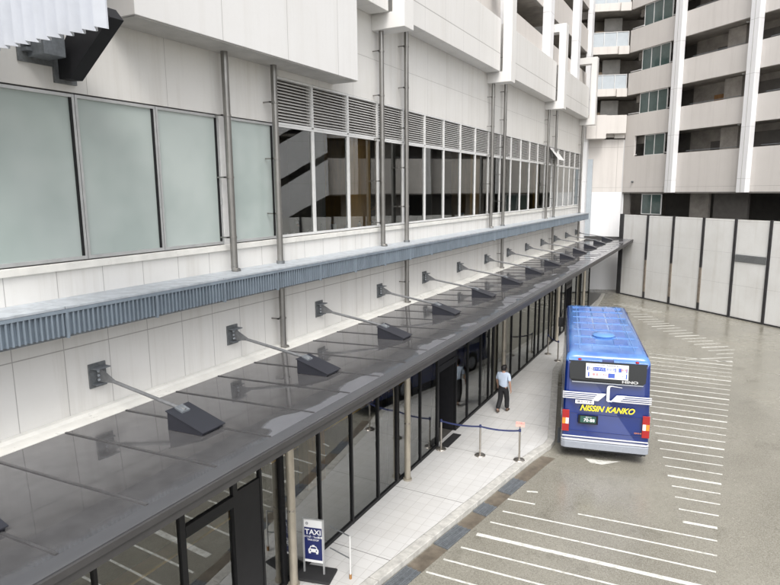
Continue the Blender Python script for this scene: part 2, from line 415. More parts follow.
# drain channel and gratings
ch = MB()
def kx(y, arr=kerb_out):
    for (xa, ya), (xb, yb) in zip(arr, arr[1:]):
        if ya <= y <= yb: return xa + (xb - xa) * (y - ya) / (yb - ya)
    return arr[-1][0]
ys = [0 + .6 * i for i in range(30)]
for a, b_ in zip(ys, ys[1:]):
    ch.add([(kx(a) + .02, a, GZ + .003), (kx(a) + .42, a + .02, GZ + .003), (kx(b_) + .42, b_ + .02, GZ + .003), (kx(b_) + .02, b_, GZ + .003)], [(0, 1, 2, 3)])
M['channel'] = mat('brown_drain_concrete', (.13, .11, .085), .4, var=.35, scale=4, bmp=.3)
tag(ch.build('drain_channel', 'channel'), kind='structure')
def grate(y0, y1, label, x=None, ang=None, w=.38):
    x0 = kx(y0) if x is None else x
    if ang is None: ang = math.atan2(kx(min(y1, 17.7)) - x0, y1 - y0)
    L = (y1 - y0) / math.cos(ang)
    t = thing('drain_grating', label, 'grating', (x0 + .03, y0, GZ + .004), -ang, 'steel gratings in the gutter')
    f = MB(); f.box(0, w, 0, L, 0, .010)
    f.build('frame', 'galv_dark', t)
    bars = MB()
    n = int(L / .045)
    for i in range(n): bars.box(.02, w - .02, .02 + i * (L - .04) / n, .02 + i * (L - .04) / n + .026, .011, .024)
    for xx in (.0, .125, .25, w - .02): bars.box(xx, xx + .018, 0, L, .013, .028)
    bars.build('bars', 'galv', t)
grate(9.3, 10.6, 'long steel drain grating at the kerb beside the taxi sign')
grate(11.62, 12.62, 'steel drain grating in the gutter, between the wide white stripe and the short grating')
grate(13.36, 13.92, 'short steel drain grating in the gutter, smallest of the row')
grate(14.68, 15.6, 'steel drain grating in the gutter just before the belt posts')
grate(7.0, 8.2, 'steel drain grating nearest the camera')
grate(18.6, 19.9, 'steel drain grating beside the kerb at the rear corner of the bus', x=-4.02, ang=-.21)

# ------------------------------------------------------------------ station building (white)
W = -9.5
YN, YF = -8., 49.3
sb = thing('station_building', 'long white station building with a strip of windows, louvres and overhanging white boxes', 'building', (W, 0, GZ))
def SB(mb, name, m, parent=sb, **kw): return mb.build(name, m, parent, world=True, **kw)
# the materials use object coordinates = world minus (W,0,GZ); seams above were set for world z so rebuild with root offset in mind
wl = MB(); wl.box(W - .3, W, YN, YF, 3.9, 6.55); SB(wl, 'lower_wall', 'wall_low')
sill = MB(); sill.box(W - .3, W + .05, YN, YF, 6.55, 6.68); SB(sill, 'window_ledge', 'flash', bevel=.01)
ZH = 9.42; ZL = 10.52; YC = 11.86
wu = MB(); wu.box(W - .3, W, YN, YC - .03, ZH + .03, 16.6); wu.box(W - .3, W, YC - .03, YF, ZL + .03, 15.2); SB(wu, 'upper_wall', 'wall_up')
endw = MB(); endw.box(W - 12, W, YF, YF + .3, 3.9, 15.2); SB(endw, 'end_wall', 'wall_up')
rf = MB(); rf.box(W - 12, W - .3, YN, YF, 14.9, 15.1); SB(rf, 'roof', 'soffit')
# frosted windows
fy = [-5.1, -3.4, -1.7, 0, 1.7, 3.35, 5.03, 6.68, 8.33, 9.97]
def window(y0, y1, kind):
    fr = MB(); w_ = .045; d = .07
    top = ZH; bot = 6.70
    fr.box(W - .08, W + .02, y0, y0 + w_, bot, top); fr.box(W - .08, W + .02, y1 - w_, y1, bot, top)
    fr.box(W - .08, W + .018, y0 + w_, y1 - w_, bot, bot + .06); fr.box(W - .08, W + .018, y0 + w_, y1 - w_, top - .05, top)
    f = SB(fr, 'window', 'alu' if kind == 'frost' else 'alu_white')
    pn = MB(); pn.add([(W - .02, y0 + w_, bot + .05), (W - .02, y1 - w_, bot + .05), (W - .02, y1 - w_, top - .05), (W - .02, y0 + w_, top - .05)], [(0, 1, 2, 3)])
    pn.build('frosted_pane' if kind == 'frost' else 'glass_pane', 'frost' if kind == 'frost' else 'clear', f, world=True, flat=True)
    if kind == 'frost':
        rv = MB(); rv.box(W - .02, W + .014, y1 - w_ - .035, y1 - w_, bot + .06, top - .05); rv.build('gasket', 'black_steel', f, world=True)
        hd = MB(); hd.box(W + .02, W + .035, y1 - .03, y1 - .01, 7.55, 7.70); hd.build('latch', 'alu', f, world=True)
for a, b_ in zip(fy, fy[1:]): window(a, b_ - .01, 'frost')
window(10.3, 11.80, 'frost')
pt = MB(); pt.box(W - .08, W + .03, 9.97, 10.29, 6.68, ZH + .03); SB(pt, 'mullion_panel', 'alu_white')
cy = [YC] + [13.42 + i * 1.737 for i in range(21)]
cy = [c_ for c_ in cy if c_ < 48.9] + [49.2]
for a, b_ in zip(cy, cy[1:]):
    window(a + .005, b_ - .005, 'clear')
    fr = MB(); fr.box(W - .14, W + .02, a + .005, a + .045, ZH + .04, ZL + .02); fr.box(W - .14, W + .02, b_ - .045, b_ - .005, ZH + .04, ZL + .02)
    fr.box(W - .14, W + .018, a + .045, b_ - .045, ZL - .03, ZL + .02)
    fr.box(W - .14, W + .018, a + .045, b_ - .045, ZH + .005, ZH + .06)
    f = SB(fr, 'louvre_panel', 'alu_white')
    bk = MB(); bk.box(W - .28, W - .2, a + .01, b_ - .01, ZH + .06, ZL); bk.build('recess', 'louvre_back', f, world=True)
    sl = MB(); n = 13
    for i in range(n):
        z = ZH + .09 + i * (ZL - ZH - .14) / n
        sl.prism([(W - .09, z + .045), (W - .01, z), (W - .01, z + .018), (W - .09, z + .063)], a + .045, b_ - .045)
    sl.build('slats', 'louvre', f, world=True)
# tilted open vent pane near the far end
ov = MB(); ov.add([(W + .02, 38.7, ZL - .1), (W + .02, 40.2, ZL - .1), (W + .62, 40.2, ZH + .25), (W + .62, 38.7, ZH + .25),
                   (W + .02, 38.7, ZL - .07), (W + .02, 40.2, ZL - .07), (W + .62, 40.2, ZH + .28), (W + .62, 38.7, ZH + .28)],
                  [(0, 3, 2, 1), (4, 5, 6, 7), (0, 1, 5, 4), (1, 2, 6, 5), (2, 3, 7, 6), (3, 0, 4, 7)])
o = SB(ov, 'vent_flap', 'alu_white'); o['label'] = 'vent flap tilted open below the louvres'
# interior upper floor
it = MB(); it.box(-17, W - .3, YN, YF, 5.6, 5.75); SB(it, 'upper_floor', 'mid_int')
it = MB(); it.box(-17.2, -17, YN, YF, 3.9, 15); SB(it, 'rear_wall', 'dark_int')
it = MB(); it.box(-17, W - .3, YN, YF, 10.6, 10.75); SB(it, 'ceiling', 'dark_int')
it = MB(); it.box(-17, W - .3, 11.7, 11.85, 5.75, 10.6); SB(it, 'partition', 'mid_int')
for yy, m_, wd in ((15.95, 'ochre', 1.3), (26.3, 'ochre', 1.2), (37., 'ochre', 1.2), (21.3, 'mid_int', .8), (31.7, 'mid_int', .8), (42., 'mid_int', .8), (14.15, 'mid_int', .5)):
    it = MB(); it.box(-10.9, -9.98, yy, yy + wd, 5.75, 10.6); SB(it, 'interior_pillar', m_)
it = MB(); it.box(W - .85, W - .12, 11.9, YF - .1, 6.56, 6.62); SB(it, 'window_counter', 'alu_white')

# overhanging boxes (parapets) and white frames
FY = [-4.0, 6.3, 16.6, 26.93, 37.25, 47.4]
for i, y0 in enumerate(FY):
    t = .62
    f = MB()
    f.prism([(W, 12.55), (-8.40, 12.55), (-8.40, 17.3), (W - 1.2, 17.3), (W - 1.2, 16.85), (-8.80, 16.85), (-8.80, 13.0), (W, 13.0)], y0, y0 + t)
    SB(f, 'white_frame', 'frame', bevel=.012)
    if i < 5:
        y1 = FY[i + 1]
        b_ = MB(); b_.box(W + .002, -8.86, y0 + t + .02, y1 - .12, 12.98, 15.15)
        SB(b_, 'overhang_box', 'box', bevel=.012)
        j = MB(); j.box(W + .002, -8.95, y1 - .12, y1 - .002, 13.02, 15.1); SB(j, 'joint_strip', 'black_steel')
bx = MB(); bx.box(W + .002, -8.70, 7.35, 14.45, 10.72, 12.5); bx.box(W + .002, -8.30, 7.35, 14.45, 12.505, 17.5)
bx = MB(); bx.box(W + .002, -8.70, 7.35, 14.45, 10.72, 17.5); SB(bx, 'near_overhang_box', 'box_near', bevel=.01)
bx = MB(); bx.box(W + .03, -8.73, 7.38, 14.42, 10.70, 10.718); SB(bx, 'box_soffit', 'soffit')

# ledge with vertical galvanised fins
ld = thing('galvanised_ledge', 'long blue-grey galvanised ledge with a comb of vertical fins running under the windows', 'ledge', (W, 0, 6.1))
t_ = MB(); y = YN
while y < 48.5:
    y1 = min(y + 3.42, 48.6); t_.box(W + .002, -8.72, y, y1 - .012, 6.06, 6.10); y = y1
LD = lambda mb, n, m_, **k_: mb.build(n, m_, ld, world=True, **k_)
LD(t_, 'top_plate', 'galv_light', bevel=.004)
t_ = MB(); t_.box(-8.745, -8.725, YN, 48.6, 6.0, 6.059); LD(t_, 'edge_angle', 'fins')
t_ = MB(); t_.box(-8.80, -8.78, YN, 48.6, 5.64, 6.055); LD(t_, 'back_plate', 'fins')
y = YN; kpan = 0
while y < 48.5:
    y1 = min(y + 1.71, 48.6); fn = MB(); q = y + .03
    while q < y1 - .03:
        fn.box(-8.78, -8.73, q, q + .022, 5.64, 5.998); q += .085
    fn.box(-8.785, -8.715, y, y + .03, 5.60, 6.0)
    LD(fn, 'fin_panel', 'fins'); y = y1
t_ = MB(); t_.box(W + .002, -8.80, YN, 48.6, 5.60, 5.635); LD(t_, 'underside', 'galv')

# drainpipes
pipes = [(10.02, 6.10, 10.72, 'thick steel drainpipe at the end of the frosted windows, under the near white box'),
         (11.62, 4.0, 10.72, 'steel drainpipe between the frosted and the clear windows'),
         (16.78, 6.10, 12.56, 'left pipe of the pair under the first white frame, ending on the ledge'),
         (18.45, 4.0, 12.98, 'right pipe of the pair under the first white frame, reaching the canopy'),
         (27.15, 6.10, 12.56, 'left pipe of the pair under the second white frame'),
         (28.95, 4.0, 12.98, 'right pipe of the pair under the second white frame, reaching the canopy'),
         (37.4, 6.10, 12.56, 'left pipe of the pair under the third white frame'),
         (39.4, 4.0, 12.98, 'right pipe of the pair under the third white frame, reaching the canopy'),
         (47.6, 4.0, 12.56, 'last steel drainpipe at the far corner of the white building')]
for yy, z0, z1, lab in pipes:
    t = thing('drainpipe', lab, 'drainpipe', (-9.27, yy, z0), 0, 'steel drainpipes on the white wall')
    pm = MB(); pm.tube([(0, 0, .06), (0, 0, z1 - z0)], .075, 14); pm.build('pipe', 'stainless', t, smooth=True)
    pm = MB(); pm.tube([(0, .0, .12), (0, .0, .04), (.05, 0, .012), (.12, 0, .012)], [.082, .08, .075, .07], 12); pm.build('shoe', 'stainless', t, smooth=True)
    z = z0 + .75
    while z < z1 - .3:
        bm_ = MB(); bm_.tube([(0, 0, z - z0 - .02), (0, 0, z - z0 + .02)], .088, 14); bm_.box(-.228, 0, -.15, -.125, z - z0 - .015, z - z0 + .015); bm_.box(-.05, .0, -.15, -.06, z - z0 - .015, z - z0 + .015)
        bm_.build('bracket', 'stainless', t); z += 1.28
    if z0 < 5:   # collar where it passes the ledge
        bm_ = MB(); bm_.tube([(0, 0, 6.09 - z0), (0, 0, 6.17 - z0)], .10, 14); bm_.build('collar', 'galv_dark', t)

# finned sign panel at the top left with its dark brace
cp = thing('corrugated_panel', 'white corrugated panel projecting from the wall at the top left corner', 'panel', (W, 4.2, 9.4))
c_ = MB(); x = -9.4; n = 0
pts = []
while x < -5.60:
    pts += [(x, 4.28), (x + .13, 4.16), (x + .165, 4.28)]; x += .188
top = 12.6
vs = []; fs = []
for i, (px, py) in enumerate(pts): vs += [(px, py, 9.42), (px, py, top), (px, py + .02, top), (px, py + .02, 9.42)]
for i in range(len(pts) - 1):
    for a in range(4): fs.append((i * 4 + a, i * 4 + (a + 1) % 4, i * 4 + 4 + (a + 1) % 4, i * 4 + 4 + a))
fs += [(0, 1, 2, 3), tuple((len(pts) - 1) * 4 + a for a in (3, 2, 1, 0))]
c_.add(vs, fs); c_.build('corrugated_sheet', 'corr', cp, world=True)
c_ = MB(); c_.box(W, -5.6, 4.40, 4.60, 10.3, 10.5); c_.box(-5.8, -5.6, 4.4, 5.1, 10.0, 12.5); c_.build('support_rail', 'black_box', cp, world=True)
br = thing('steel_brace', 'black diagonal steel brace between the wall and the white box, behind the corrugated panel', 'brace', (W, 6.5, 9.6))
c_ = MB(); c_.prism([(W + .05, 9.62), (W + .30, 9.60), (-8.12, 10.38), (-8.28, 10.56), (-8.85, 10.62), (W + .2, 10.12), (W + .05, 10.05)], 6.42, 6.66)
c_.build('beam', 'black_box', br, world=True, bevel=.01)
c_ = MB(); c_.box(W + .002, W + .05, 6.35, 6.73, 9.56, 10.12); c_.build('base_plate', 'galv_dark', br, world=True)
bk = thing('wall_bracket', 'small galvanised bracket box bolted to the wall under the corrugated panel', 'bracket', (W, 6.0, 9.85))
c_ = MB(); c_.box(W + .02, W + .45, 5.95, 6.30, 9.88, 10.22); c_.build('bracket_box', 'galv', bk, world=True, bevel=.01)
c_ = MB(); c_.box(W + .002, W + .03, 5.8, 6.4, 9.8, 10.3); c_.build('back_plate', 'galv_dark', bk, world=True)
for z in (9.95, 10.12):
    c_ = MB(); c_.box(W + .03, W + .16, 5.87, 5.95, z, z + .05); c_.build('bolt', 'galv', bk, world=True)

# ------------------------------------------------------------------ canopy
CY0, CY1 = -8., 49.9
cn = thing('canopy', 'long dark grey wet canopy roof sheltering the pavement, on slim round columns', 'canopy', (W, 0, 3.9))
CN = lambda mb, n, m_, **k_: mb.build(n, m_, cn, world=True, **k_)
xa, za, xb, zb = -9.02, 4.0, -5.74, 4.13
dk = MB(); y = CY0; ps = []
def zc(x): return za + (x - xa) * (zb - za) / (xb - xa)
while y < CY1 - .01:
    y1 = min(y + 1.14, CY1)
    dk.add([(xa, y, za), (xb, y, zb), (xb, y1, zb), (xa, y1, za), (xa, y, za - .06), (xb, y, zb - .06), (xb, y1, zb - .06), (xa, y1, za - .06)],
           [(0, 1, 2, 3), (4, 7, 6, 5), (0, 4, 5, 1), (1, 5, 6, 2), (2, 6, 7, 3), (3, 7, 4, 0)])
    y = y1
dko = dk.build('roof_deck', M['deck'], cn)
dko.location = -cn.location   # keep object coordinates equal to world coordinates
sm_ = MB(); y = CY0 + 1.14
while y < CY1 - .3:
    jt = random.uniform(-.006, .006)
    a = Vector((xa, y, za)); 
    sm_.prism([(xa, za + .001), (xb - .02, zc(xb - .02) + .001), (xb - .02, zc(xb - .02) + .012), (xa, za + .014)], y - .018 + jt, y + .018 + jt)
    y += 1.14
CN(sm_, 'roof_seams', 'seam')
gt = MB(); gt.prism([(xb + .003, zb - .05), (-5.45, zb - .05), (-5.45, 4.165), (-5.49, 4.165), (-5.49, 4.142), (xb + .003, zb + .006)], CY0, CY1); CN(gt, 'gutter_edge', 'gutter')
fa = MB(); fa.prism([(-5.52, 4.08), (-5.40, 4.08), (-5.40, 4.14), (-5.448, 4.155), (-5.448, 4.085)], CY0, CY1)
fa = MB(); fa.box(-5.448, -5.41, CY0, CY1, 4.07, 4.15); fa.box(-5.60, -5.43, CY0, CY1, 3.96, 4.07); CN(fa, 'fascia', 'fascia')
ef = MB(); ef.box(-9.4, -5.41, CY1, CY1 + .08, 3.97, 4.22); CN(ef, 'end_fascia', 'fascia')
fl = MB(); fl.prism([(W + .002, 3.93), (W + .002, 4.06), (W + .10, 4.055), (W + .16, 4.012), (-9.03, 4.005), (-9.03, 3.93)], CY0, CY1); CN(fl, 'wall_flashing', 'flash')
so = MB(); so.box(-9.3, -5.60, CY0, CY1, 3.90, 3.935); CN(so, 'soffit', 'canopy_soffit')
for yy in (3.3, 8.80, 13.90, 22.35, 31.4, 38.4):
    cl = MB(); cl.tube([(-6.98, yy, .0), (-6.98, yy, 3.9)], .085, 16)
    c2 = CN(cl, 'column', 'column_metal', smooth=True)
    cl = MB(); cl.tube([(-6.98, yy, .0), (-6.98, yy, .05)], .12, 16); cl.build('base_ring', 'column_metal', c2, world=True)
    cl = MB(); cl.tube([(-6.98, yy, 1.62), (-6.98, yy, 1.66)], .09, 16); cl.build('joint_ring', 'post_metal', c2, world=True)

# stays
def make_stay(lab):
    t = thing('canopy_stay', lab, 'stay rod', (W, 0, 0), 0, 'steel stays between the wall and the canopy')
    p_ = MB(); p_.box(.002, .03, -.17, .17, 4.42, 4.86); p_.build('wall_plate', 'galv_dark', t, bevel=.004)
    for q_ in ((.03, .20, -.14, .14, 4.775, 4.795), (.03, .16, -.12, .12, 4.485, 4.505)):
        p_ = MB(); p_.box(*q_); p_.build('lug', 'galv', t)
    p_ = MB(); p_.prism([(.03, 4.52), (.03, 4.77), (.14, 4.76), (.46, 4.60), (.46, 4.55), (.14, 4.52)], -.012, .012); p_.build('gusset', 'rod', t)
    p_ = MB()
    for z in (4.56, 4.64, 4.72): p_.tube([(.08, -.035, z), (.08, .035, z)], .024, 8)
    p_.build('bolts', 'galv_light', t)
    p_ = MB(); p_.tube([(.42, 0, 4.575), (2.15, 0, 4.34)], .032, 10); p_.build('rod', 'rod', t, smooth=True)
    p_ = MB(); za_, zb_ = zc(-9.5 + 1.98), zc(-9.5 + 2.72)
    p_.prism([(1.98, za_), (1.98, 4.36), (2.72, zb_ + .055), (2.72, zb_)], -.23, .23)
    w_ = p_.build('anchor_cover', 'anchor', t, bevel=.008)
    p_ = MB(); p_.prism([(1.96, 4.366), (1.96, 4.379), (2.76, zb_ + .062), (2.76, zb_ + .049)], -.245, .245); p_.build('lid', 'anchor', w_)
    p_ = MB(); p_.prism([(2.0, 4.372), (2.0, 4.40), (2.17, 4.345), (2.17, 4.315)], -.09, .08); p_.build('clip', 'galv', w_)
    return t
st0 = make_stay('x')
labs = ['steel stay with a wedge cover cut off by the left edge of the photo'] + \
       ['%s complete steel stay from the camera along the canopy roof' % ORD[i] for i in range(13)]
for i in range(14):
    yy = 6.65 + 3.42 * (i - 1)
    if yy > 49: break
    if i == 0:
        st0.location = (W, yy, 0); st0['label'] = labs[0]
    else: dup(st0, (W, yy, 0), 0, labs[i])

# ------------------------------------------------------------------ storefront
GX = -7.15
sf = thing('glass_storefront', 'black framed floor-to-ceiling glass front under the canopy', 'glass front', (GX, 0, 0))
SF = lambda mb, n, m_, **k_: mb.build(n, m_, sf, world=True, **k_)
mull = [-6, -4.6, -3.2, -1.8, -.5, .8, 2.1, 3.3, 4.69, 6.22, 7.42, 8.10, 8.72, 10.0, 11.3, 12.56, 13.60, 15.05, 16.28, 17.74, 18.82, 20.12, 21.0, 21.5, 22.75, 23.82, 25.13, 26.37, 27.56, 28.27, 29.24, 30.24, 31.52, 32.9, 33.86, 35.42, 36.8, 38.2, 39.6, 41]
DOORS = {(6.22, 7.42), (16.28, 17.74), (33.86, 35.42)}
for a in mull:
    thick = .11 if a in (6.22, 7.42, 8.72, 13.60, 16.28, 21.5, 31.52) else .055
    mm = MB(); mm.box(GX - .06, GX + .04, a - thick / 2, a + thick / 2, .0, 3.9); SF(mm, 'mullion', 'black_steel')
for a, b_ in zip(mull, mull[1:]):
    if (a, b_) == (7.42, 8.10):
        mm = MB(); mm.box(GX - .05, GX + .03, a + .056, b_ - .03, 0, 2.6); SF(mm, 'door_pocket', 'black_steel'); 
        gp = MB(); gp.add([(GX, a, 2.6), (GX, b_, 2.6), (GX, b_, 3.9), (GX, a, 3.9)], [(0, 1, 2, 3)]); SF(gp, 'transom_pane', 'store', flat=True); continue
    z0 = .08
    if (a, b_) in DOORS:
        z0 = 2.5
        mm = MB(); mm.box(GX - .07, GX + .045, a + .056, b_ - .03, 2.36, 2.56); SF(mm, 'door_head', 'black_steel')
        if a > 10:
            mm = MB(); mm.box(GX - .9, GX - .85, a, b_, 0, 3.9); mm.box(GX - .8, GX - .06, b_ - .05, b_ - .02, 0, 3.9); mm.box(GX - .06, GX + .03, a + .06, b_ - .03, 2.57, 3.89); SF(mm, 'open_doorway_lining', 'black_box')
            continue
    else:
        mm = MB(); mm.box(GX - .05, GX + .035, a + .03, b_ - .03, 0.0, .08); SF(mm, 'bottom_rail', 'black_steel')
    gp = MB(); gp.add([(GX, a, z0), (GX, b_, z0), (GX, b_, 3.9), (GX, a, 3.9)], [(0, 1, 2, 3)]); SF(gp, 'glass_pane', 'store', flat=True)
    if (a, b_) in DOORS:
        gp = MB(); gp.add([(GX - .03, a, .02), (GX - .03, b_, .02), (GX - .03, b_, 2.36), (GX - .03, a, 2.36)], [(0, 1, 2, 3)]); SF(gp, 'door_pane', 'store', flat=True)
for a in (21.5, 31.52, 8.72, 13.6):
    mm = MB(); mm.box(GX - .4, GX - .3, a - .08, a + .08, 0, 3.9); mm.box(GX - .2, GX - .14, a - .28, a - .22, 0, 3.9); SF(mm, 'inner_post', 'black_steel')
mt_ = thing('door_mat', 'dark doormat lying in front of the open black doorway', 'doormat', (-6.95, 17.0, 0))
q = MB(); q.box(-.14, .14, -.65, .45, .001, .02); q.build('mat', 'rubber', mt_); 
# ground floor interior
gi = thing('shop_interior', 'dark ground floor interior with long amber wooden counters seen through the glass front', 'interior', (-11, 0, 0))
GI = lambda mb, n, m_, **k_: mb.build(n, m_, gi, world=True, **k_)
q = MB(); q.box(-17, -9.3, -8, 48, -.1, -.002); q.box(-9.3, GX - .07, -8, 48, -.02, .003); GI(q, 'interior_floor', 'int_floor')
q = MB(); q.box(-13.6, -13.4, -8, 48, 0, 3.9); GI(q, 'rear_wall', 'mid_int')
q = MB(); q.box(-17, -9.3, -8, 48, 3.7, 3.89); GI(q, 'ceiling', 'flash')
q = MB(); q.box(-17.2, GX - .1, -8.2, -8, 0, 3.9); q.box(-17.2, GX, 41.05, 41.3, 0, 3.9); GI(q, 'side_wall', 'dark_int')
q = MB(); q.box(-9.18, -8.80, -2, 9.6, .84, .90); GI(q, 'wooden_counter', 'amber', bevel=.01)
q = MB(); q.box(-10.1, -9.75, 11, 20, .84, .90); GI(q, 'wooden_counter', 'amber', bevel=.01)
q = MB(); q.box(-9.10, -8.90, -2, 9.5, .01, .84); GI(q, 'counter_base', 'mid_int')
q = MB(); q.box(-10.0, -9.85, 11, 19.9, .01, .84); GI(q, 'counter_base', 'mid_int')
for (x0, x1, y0, y1, m_) in ((-10.9, -10.7, 4.2, 5.6, 'ochre'), (-12.2, -11.9, 9.6, 12.4, 'brownwood'), (-9.3, -9.0, 12.1, 12.9, 'brownwood'), (-13, -12.7, 17, 21, 'mid_int'), (-10.4, -10.1, 20, 20.7, 'ochre'), (-9.2, -8.9, 23.0, 23.5, 'ochre'), (-12.6, -12.3, 3, 7, 'brownwood')):
    q = MB(); q.box(x0, x1, y0, y1, 0.02, 3.6); GI(q, 'wood_panel', m_)

# ------------------------------------------------------------------ taxi sign + barrier
sg = thing('taxi_sign', 'white and navy TAXI stand sign with a car symbol on a black base', 'sign', (-6.80, 9.25, 0), R(14))
q = MB(); q.box(-.42, .42, -.26, .26, 0, .06); q.build('base', 'rubber', sg, bevel=.025)
q = MB()
for sx in (-.215, .215): q.box(sx - .016, sx + .016, -.016, .016, .06, 1.26)
q.box(-.2, .2, -.013, .013, 1.235, 1.262); q.build('frame', 'alu', sg)
q = MB(); q.box(-.197, .197, -.012, .012, .30, 1.233); pnl = q.build('panel', 'white_plastic', sg)
q = MB(); q.box(-.19, .19, -.016, -.0125, .36, 1.07); q.build('print', 'navy', pnl)
FM = lambda x, y, z: Matrix.Translation((x, y, z)) @ Matrix.Rotation(R(90), 4, 'X')
text_obj('lettering', 'TAXI', .155, 'white_plastic', pnl, FM(0, -.0175, .97), .001, bold=.004, sx=1.02)
text_obj('small_lettering', 'のりば・Taxi乗場', .052, 'white_plastic', pnl, FM(0, -.0175, .865), .001, bold=.001)
text_obj('small_lettering', 'TAXI STOP', .05, 'white_plastic', pnl, FM(0, -.0175, .80), .001, bold=.001)
text_obj('logo', '◎', .07, 'ink', pnl, FM(-.13, -.0135, 1.15), .001)
# car pictogram (front view)
car = MB()
def ppoly(mb, pts, y, th=.0015):
    n = len(pts); mb.add([(x, y, z) for x, z in pts] + [(x, y + th, z) for x, z in pts], [tuple(range(n)), tuple(range(2 * n - 1, n - 1, -1))] + [(i, (i + 1) % n, (i + 1) % n + n, i + n) for i in range(n)])
cz = .58
ppoly(car, [(-.11, cz - .05), (.11, cz - .05), (.11, cz + .01), (.09, cz + .025), (-.09, cz + .025), (-.11, cz + .01)], -.0175)
ppoly(car, [(-.09, cz + .024), (-.06, cz + .085), (.06, cz + .085), (.09, cz + .024), (.07, cz + .024), (.048, cz + .068), (-.048, cz + .068), (-.07, cz + .024)], -.0175)
for sx in (-.08, .08): ppoly(car, [(sx - .022, cz - .085), (sx + .022, cz - .085), (sx + .022, cz - .049), (sx - .022, cz - .049)], -.0175)
ppoly(car, [(-.03, cz + .086), (.03, cz + .086), (.025, cz + .108), (-.025, cz + .108)], -.0175)
car.build('car_symbol', 'white_plastic', pnl)
car = MB()
for sx in (-.065, .065): ppoly(car, [(sx + .016 * math.cos(t * math.pi / 5), cz - .015 + .016 * math.sin(t * math.pi / 5)) for t in range(10)], -.0195)
car.build('headlight_marks', 'navy', pnl)

bp = thing('barrier_frame', 'thin white barrier post with two dark rails beside the taxi sign', 'barrier', (-6.08, 9.50, 0))
q = MB(); q.tube([(0, 0, 0), (0, 0, .95)], .018, 10); q.build('post', 'alu_white', bp, smooth=True)
for z in (.94, .45):
    q = MB(); q.tube([(0, 0, z), (-.50, .02, z + .08)], .013, 8); q.build('rail', 'galv_dark', bp, smooth=True)
q = MB(); q.tube([(0, 0, 0), (0, 0, .10)], .028, 10); q.build('foot', 'brownwood', bp)

# ------------------------------------------------------------------ belt posts
def stanchion(x, y, lab):
    t = thing('belt_post', lab, 'belt post', (x, y, 0), 0, 'belt barrier posts across the pavement')
    q = MB(); q.lathe([(.165, 0), (.165, .012), (.15, .028), (.05, .04), (.032, .055)], n=28); q.build('base', 'post_metal', t, smooth=True)
    q = MB(); q.tube([(0, 0, .05), (0, 0, .90)], .029, 14); q.build('pole', 'post_metal', t, smooth=True)
    q = MB(); q.lathe([(.035, .88), (.036, .95), (.03, .965), (.012, .968)], n=14); q.build('head', 'belt', t, smooth=True)
    return t
def belt(t, dx, dy):
    n = Vector((-dy, dx)).normalized() * .004; vs = []; N = 10
    for i in range(N + 1):
        f = i / N; sag = -.05 * 4 * f * (1 - f)
        for s_ in (-1, 1):
            for z in (.885, .935): vs.append((dx * f + n.x * s_, dy * f + n.y * s_, z + sag))
    fs = []
    for i in range(N):
        a = i * 4
        for e, g_ in ((0, 1), (1, 3), (3, 2), (2, 0)): fs.append((a + e, a + g_, a + 4 + g_, a + 4 + e))
    q = MB(); q.add(vs, fs); q.build('belt', 'belt', t)
P1, P2, P3 = (-6.96, 16.15), (-5.75, 16.28), (-4.62, 16.50)
s1 = stanchion(*P1, 'metal belt post standing against the glass front'); belt(s1, P2[0] - P1[0], P2[1] - P1[1])
s2 = stanchion(*P2, 'middle metal belt post between the glass front and the kerb'); belt(s2, P3[0] - P2[0], P3[1] - P2[1])
s3 = stanchion(*P3, 'metal belt post at the kerb with a pink notice on top')
nt_ = thing('notice', 'small pink notice plate fixed on top of the belt post at the kerb', 'notice', (P3[0], P3[1], .97), R(10))
q = MB(); q.box(-.13, .13, -.004, .004, .05, .20, Matrix.Rotation(R(-30), 4, 'X')); nb = q.build('plate', 'pinkpaper', nt_)
text_obj('lettering', '立入禁止', .065, 'redink', nb, Matrix.Rotation(R(-30), 4, 'X') @ FM(0, -.006, .15), .0005)
q = MB(); q.tube([(0, 0, 0), (0, .02, .06)], .012, 8); q.build('clip', 'rubber', nt_)

# second belt line under the far part of the canopy
b1 = stanchion(-6.75, 28.6, 'distant belt post beside the glass front, level with the bus')
b2 = stanchion(-6.05, 27.6, 'distant belt post near the kerb, level with the bus'); belt(b2, -.7, 1.0)

# ------------------------------------------------------------------ people
def skin_mesh(name, verts, edges, radii, m_, parent, root=0, sub=2):
    me = bpy.data.meshes.new(name); me.from_pydata(verts, edges, [])
    ob = bpy.data.objects.new(name, me); C.objects.link(ob)
    md = ob.modifiers.new('skin', 'SKIN'); md.use_smooth_shade = True
    sv = me.skin_vertices[0].data if me.skin_vertices else None
    if sv is None:
        bm = bmesh.new(); bm.from_mesh(me); bm.verts.layers.skin.verify(); bm.to_mesh(me); bm.free(); sv = me.skin_vertices[0].data
    for i, r in enumerate(radii): sv[i].radius = r if isinstance(r, tuple) else (r, r)
    for i in range(len(verts)): sv[i].use_root = (i == root)
    s_ = ob.modifiers.new('sub', 'SUBSURF'); s_.levels = sub; s_.render_levels = sub
    dg = bpy.context.evaluated_depsgraph_get()
    me2 = bpy.data.meshes.new_from_object(ob.evaluated_get(dg)); me2.name = name
    bpy.data.objects.remove(ob)
    me2.materials.clear(); me2.materials.append(M[m_])
    for p_ in me2.polygons: p_.use_smooth = True
    o2 = bpy.data.objects.new(name, me2); C.objects.link(o2); o2.parent = parent
    return o2

